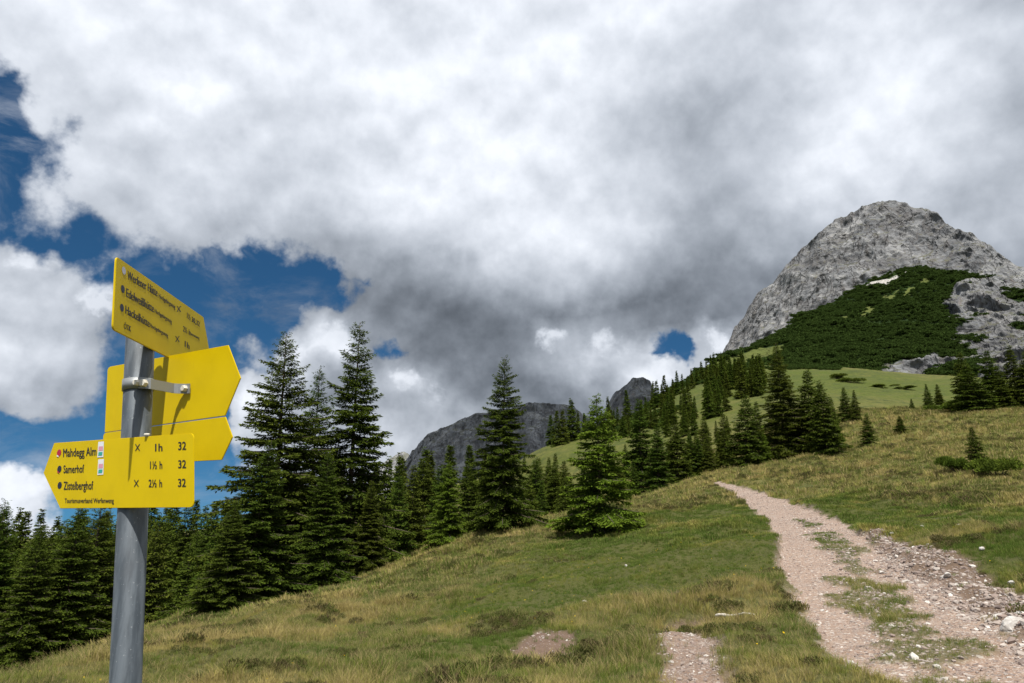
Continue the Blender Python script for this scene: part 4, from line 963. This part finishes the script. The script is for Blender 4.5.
        q = o[None] + face * nn[None] * .0006 + (u0 + (co[:, :1] - x0) * kx * math.copysign(1, u1 - u0) + co[:, 1:2] * ky * sh) * uu + (v0 + co[:, 1:2] * ky + (co[:, :1] - x0) * kx * tilt * math.copysign(1, u1 - u0)) * vv
        me.vertices.foreach_set('co', q.astype(np.float32).ravel()); fs = [list(p.vertices) for p in me.polygons]; bpy.data.meshes.remove(me)
        n0 = len(q); bw = kx * .028; Q = np.concatenate([q + uu * bw * k + face * nn * .00006 * j for j, k in enumerate((-1, 0, 1))])
        me = bpy.data.meshes.new(name); me.from_pydata([tuple(v) for v in Q], [], [[i + n0 * j for i in f] for j in range(3) for f in fs]); me.materials.append(mat); me.update()
        k = kid(name, me, parent); return k
    def dot(fr, px, py, rp, parent, face, mat, name='dot', half=None):
        o, uu, vv, nn = fr; u0, v0 = on_plane(fr, px, py); _, v2 = on_plane(fr, px, py - rp); r = abs(v2 - v0); V = [o + nn * face * .0007 + uu * u0 + vv * v0]; n = 24
        for j in range(n): a = 6.283 * j / n; V.append(o + nn * face * .0007 + uu * (u0 + r * math.cos(a)) + vv * (v0 + r * math.sin(a)))
        kid(name, np_mesh(name, V, [(0, 1 + j, 1 + (j + 1) % n) for j in range(n)], mat, False), parent)
    def quad(fr, P, parent, face, mat, name, lift=.0007):
        o, uu, vv, nn = fr; kid(name, np_mesh(name, [o + nn * face * lift + uu * a + vv * b for a, b in (on_plane(fr, *p) for p in P)], [(0, 1, 2, 3)], mat, False), parent)
    def cross(fr, px, py, s_, parent, face):
        for a, b_ in (((px - s_ * .62, py - s_), (px + s_ * .62, py + s_)), ((px - s_ * .62, py + s_), (px + s_ * .62, py - s_))):
            w = .45; quad(fr, [(a[0] - w, a[1]), (a[0] + w, a[1]), (b_[0] + w, b_[1]), (b_[0] - w, b_[1])], parent, face, mk, 'cross_mark')
    nrm = lambda az: np.array([math.sin(rad(az)), math.cos(rad(az)), 0])
    # ---- lower arrow (points left, in front of the pole)
    fr = frame(-154 - 90, pole_at(470), nrm(-154) * .0335); o, uu, vv, nn = fr; face = 1 if nn @ nrm(-154) > 0 else -1
    P = [on_plane(fr, *p) for p in [(43.3, 473), (54, 443), (193.5, 433), (193.5, 507.5), (60, 508.5)]]
    a1 = kid('arrow_plate', prism(P, .003 * face, *fr, my, 'arrow_plate', .002, (2, 3))); a1['label'] = 'yellow arrow plate pointing left with three destinations'
    for s_, x, y, h, w in [('Mahdegg Alm', 63.5, 456.8, 8.2, (33, -1.6)), ('Samerhof', 63.8, 473, 7.8, (20.5, -.6)), ('Zistelberghof', 64, 489.6, 8.2, (29.5, -.3)), ('Tourismusverband Werfenweng', 65, 502.8, 4.6, (49, 0)),
                           ('1h', 155.5, 451.2, 7.6, (7, -.3)), ('1½ h', 150.4, 468.8, 7.6, (12, -.2)), ('2½ h', 149, 487, 7.6, (13.2, 0)), ('32', 178.6, 449.8, 8, (7.6, -.3)), ('32', 178.6, 468, 8, (7.6, -.1)), ('32', 178.4, 486.6, 8, (7.6, 0))]:
        text(fr, s_, x, y, h, w, a1, face, bold=0.0)
    for y, m in ((452.8, mr), (469, mn), (485.2, mn)): dot(fr, 59.3 + (y - 453) * .02, y, 3.4, a1, face, m)
    quad(fr, [(57.2, 455), (58.6, 455.3), (59.4, 457), (57.3, 456.6)], a1, face, mw, 'white_tick', .0012); quad(fr, [(57.6, 471), (59, 471.4), (60.4, 473.4), (58, 472.6)], a1, face, mr, 'red_tick', .0012)
    for y in (441.5, 459):
        quad(fr, [(98.6, y + .4), (104.2, y), (103.6, y + 15.6), (97.6, y + 16)], a1, face, mw, 'sticker'); quad(fr, [(99.2, y + 5), (103.4, y + 4.7), (103.1, y + 9), (98.9, y + 9.3)], a1, face, mp, 'sticker_print', .0011); quad(fr, [(99, y + 10.6), (103, y + 10.3), (102.6, y + 13.9), (98.6, y + 14.2)], a1, face, mt, 'sticker_print', .0011)
    for x, y in ((137.8, 447.4), (136.6, 483.2)):
        cross(fr, x, y, 3.4, a1, face)
    def rivet(p, n, r, parent, mat, name='bolt', L=.006):
        n = n / np.linalg.norm(n); s1 = np.cross(n, [0, 0, 1]); s1 /= np.linalg.norm(s1); s2 = np.cross(s1, n); V, F = [], []; ns = 6
        for k, (h, q) in enumerate(((0, 1.0), (L * .7, 1.0), (L, .8), (L, 0.02))):
            for j in range(ns): a = 6.283 * j / ns; V.append(p + n * h + (s1 * math.cos(a) + s2 * math.sin(a)) * r * q)
            if k:
                for j in range(ns): F.append(((k - 1) * ns + j, (k - 1) * ns + (j + 1) % ns, k * ns + (j + 1) % ns, k * ns + j))
        return kid(name, np_mesh(name, V, F, mat, False), parent)
    q = on_plane(fr, 147, 434.8); rivet(o + uu * q[0] + vv * q[1] - vv * .001, vv, .006, a1, mb, L=.004)
    # ---- rear arrows (point right, behind the pole), seen from their plain back
    fr = frame(-154 - 90, pole_at(390), -nrm(-154) * .085); o, uu, vv, nn = fr; face = 1 if nn @ nrm(-154) > 0 else -1
    P = [on_plane(fr, *p) for p in [(107.5, 367), (228, 345), (240.5, 378), (225, 415.6), (104.5, 432.5)]]
    a2 = kid('arrow_plate', prism(P, .003 * face, *fr, my, 'arrow_plate', .002, (0,))); a2['label'] = 'upper plain yellow arrow plate pointing right behind the pole'
    P = [on_plane(fr, *p) for p in [(103, 433), (225.2, 416.6), (232.5, 437), (221.5, 460), (103, 466)]]
    a3 = kid('arrow_plate', prism(P, .003 * face, *fr, my, 'arrow_plate', .002, (0,))); a3['label'] = 'lower plain yellow arrow plate pointing right behind the pole'
    # ---- top arrow (points away, seen at a slant)
    az = -4.6; fr = frame(az, pole_at(300), nrm(az + 90) * .0335); o, uu, vv, nn = fr; face = 1 if nn @ nrm(az + 90) > 0 else -1
    P = [on_plane(fr, *p) for p in [(116.5, 256), (203.5, 317)]] + [(.352, -.038), (.318, -.122), on_plane(fr, 113, 329.5)]
    a4 = kid('arrow_plate', prism(P, .004 * face, *fr, my, 'arrow_plate', .002, (0, 4))); a4['label'] = 'slanted yellow arrow plate at the very top pointing away'
    for s_, x, y, h, w in [('Werfener Hütte', 127.2, 279, 8.6, (30, 17.6)), ('Hochgebirgssteig', 158.5, 297.5, 4.4, (16.5, 11.5)), ('Edelweißhütte', 126, 296.5, 8.6, (27.5, 16)), ('Hochgebirgssteig', 154.5, 312.6, 4.2, (17, 11)), ('Hackelhütte', 125.2, 313.5, 8.4, (24, 13.8)), ('Hochgebirgssteig', 149.8, 327, 4.2, (18, 10.5)),
                           ('ÖTK', 123.6, 328.5, 5.6, (7, 3.2)), ('1½', 186.8, 318, 5.6, (3.4, 2.4)), ('30,32', 191.4, 321.4, 5, (8, 5.2)), ('2½ h', 182.8, 331.2, 5.6, (7, 4)), ('Panoramaweg', 189.6, 334.6, 3.2, (9.5, 5)), ('1h', 184.6, 346.6, 6, (4.5, 2.6))]:
        text(fr, s_, x, y, h, w, a4, face, bold=0.0, lean=.04)
    dot(fr, 123.6, 270.6, 3.9, a4, face, mgv); dot(fr, 122.6, 289, 3.9, a4, face, mn); dot(fr, 121.7, 307.8, 3.9, a4, face, mn)
    cross(fr, 178.6, 309, 3, a4, face); cross(fr, 177.2, 339, 3, a4, face)
    # ---- clamp: band round the pole with lug and strap reaching to the rear plate
    c0 = pole_at(385.5); V, F = [], []; n = 40; hh = .0125
    for k, (h, r) in enumerate(((-hh, .0302), (-hh, .0328), (hh, .0328), (hh, .0302))):
        for j in range(n): a = 6.283185 * j / n; V.append(c0 + PD * h + s * r * math.cos(a) + u * r * math.sin(a))
        if k:
            for j in range(n): F.append(((k - 1) * n + j, (k - 1) * n + (j + 1) % n, k * n + (j + 1) % n, k * n + j))
    band = kid('clamp', np_mesh('clamp', V, F, mc))
    # strap: from the band's right front, running back to the rear plate
    frp = frame(-154 - 90, pole_at(390), -nrm(-154) * .082)
    rdir = frp[1] if frp[1] @ np.array([1, 0, 0]) > 0 else -frp[1]; fdir = nrm(-154)
    mid = c0 + rdir * .0335 + fdir * .012; e1 = c0 + rdir * .044 - fdir * .070; e2 = c0 + rdir * .058 - fdir * .079
    def strap(pts, hw, th, name, mat, parent):
        V, F = [], []
        for k, p in enumerate(pts):
            d = (pts[min(k + 1, len(pts) - 1)] - pts[max(k - 1, 0)]); d = d / np.linalg.norm(d); w = np.cross(d, PD); w /= np.linalg.norm(w)
            V += [p - PD * hw - w * th, p + PD * hw - w * th, p + PD * hw + w * th, p - PD * hw + w * th]
            if k:
                a = 4 * (k - 1); F += [(a + j, a + (j + 1) % 4, a + 4 + (j + 1) % 4, a + 4 + j) for j in range(4)]
        m = 4 * (len(pts) - 1); F += [(0, 1, 2, 3), (m, m + 1, m + 2, m + 3)]
        return kid(name, np_mesh(name, V, F, mat, False), parent)
    strap([c0 + rdir * .028 + fdir * .020, mid + rdir * .004, mid + rdir * .010 - fdir * .01, e1 - rdir * .006 + fdir * .008, e1, e2, e2 + rdir * .012 - fdir * .001], hh * .92, .0012, 'strap', mc, band)
    rivet(c0 + rdir * .031 + fdir * .022, fdir + rdir * .2, .0075, band, mb, L=.012); rivet(c0 + rdir * .037 + fdir * .012, fdir + rdir * .5, .009, band, mb, L=.013); rivet(e2 + fdir * .001, fdir, .008, band, mb, L=.009)
    rivet(c0 - rdir * .0325, -rdir, .005, band, mb, L=.005)
    # small mounting collar for the lower arrow
    c1 = pole_at(440.5); V, F = [], []
    for k, (h, r) in enumerate(((-.004, .0302), (-.004, .0322), (.0, .0322), (.0, .0302))):
        for j in range(n): a = 6.283185 * j / n; V.append(c1 + PD * h + s * r * math.cos(a) + u * r * math.sin(a))
        if k:
            for j in range(n): F.append(((k - 1) * n + j, (k - 1) * n + (j + 1) % n, k * n + (j + 1) % n, k * n + j))
    kid('collar', np_mesh('collar', V, F, mc))
build_sign()
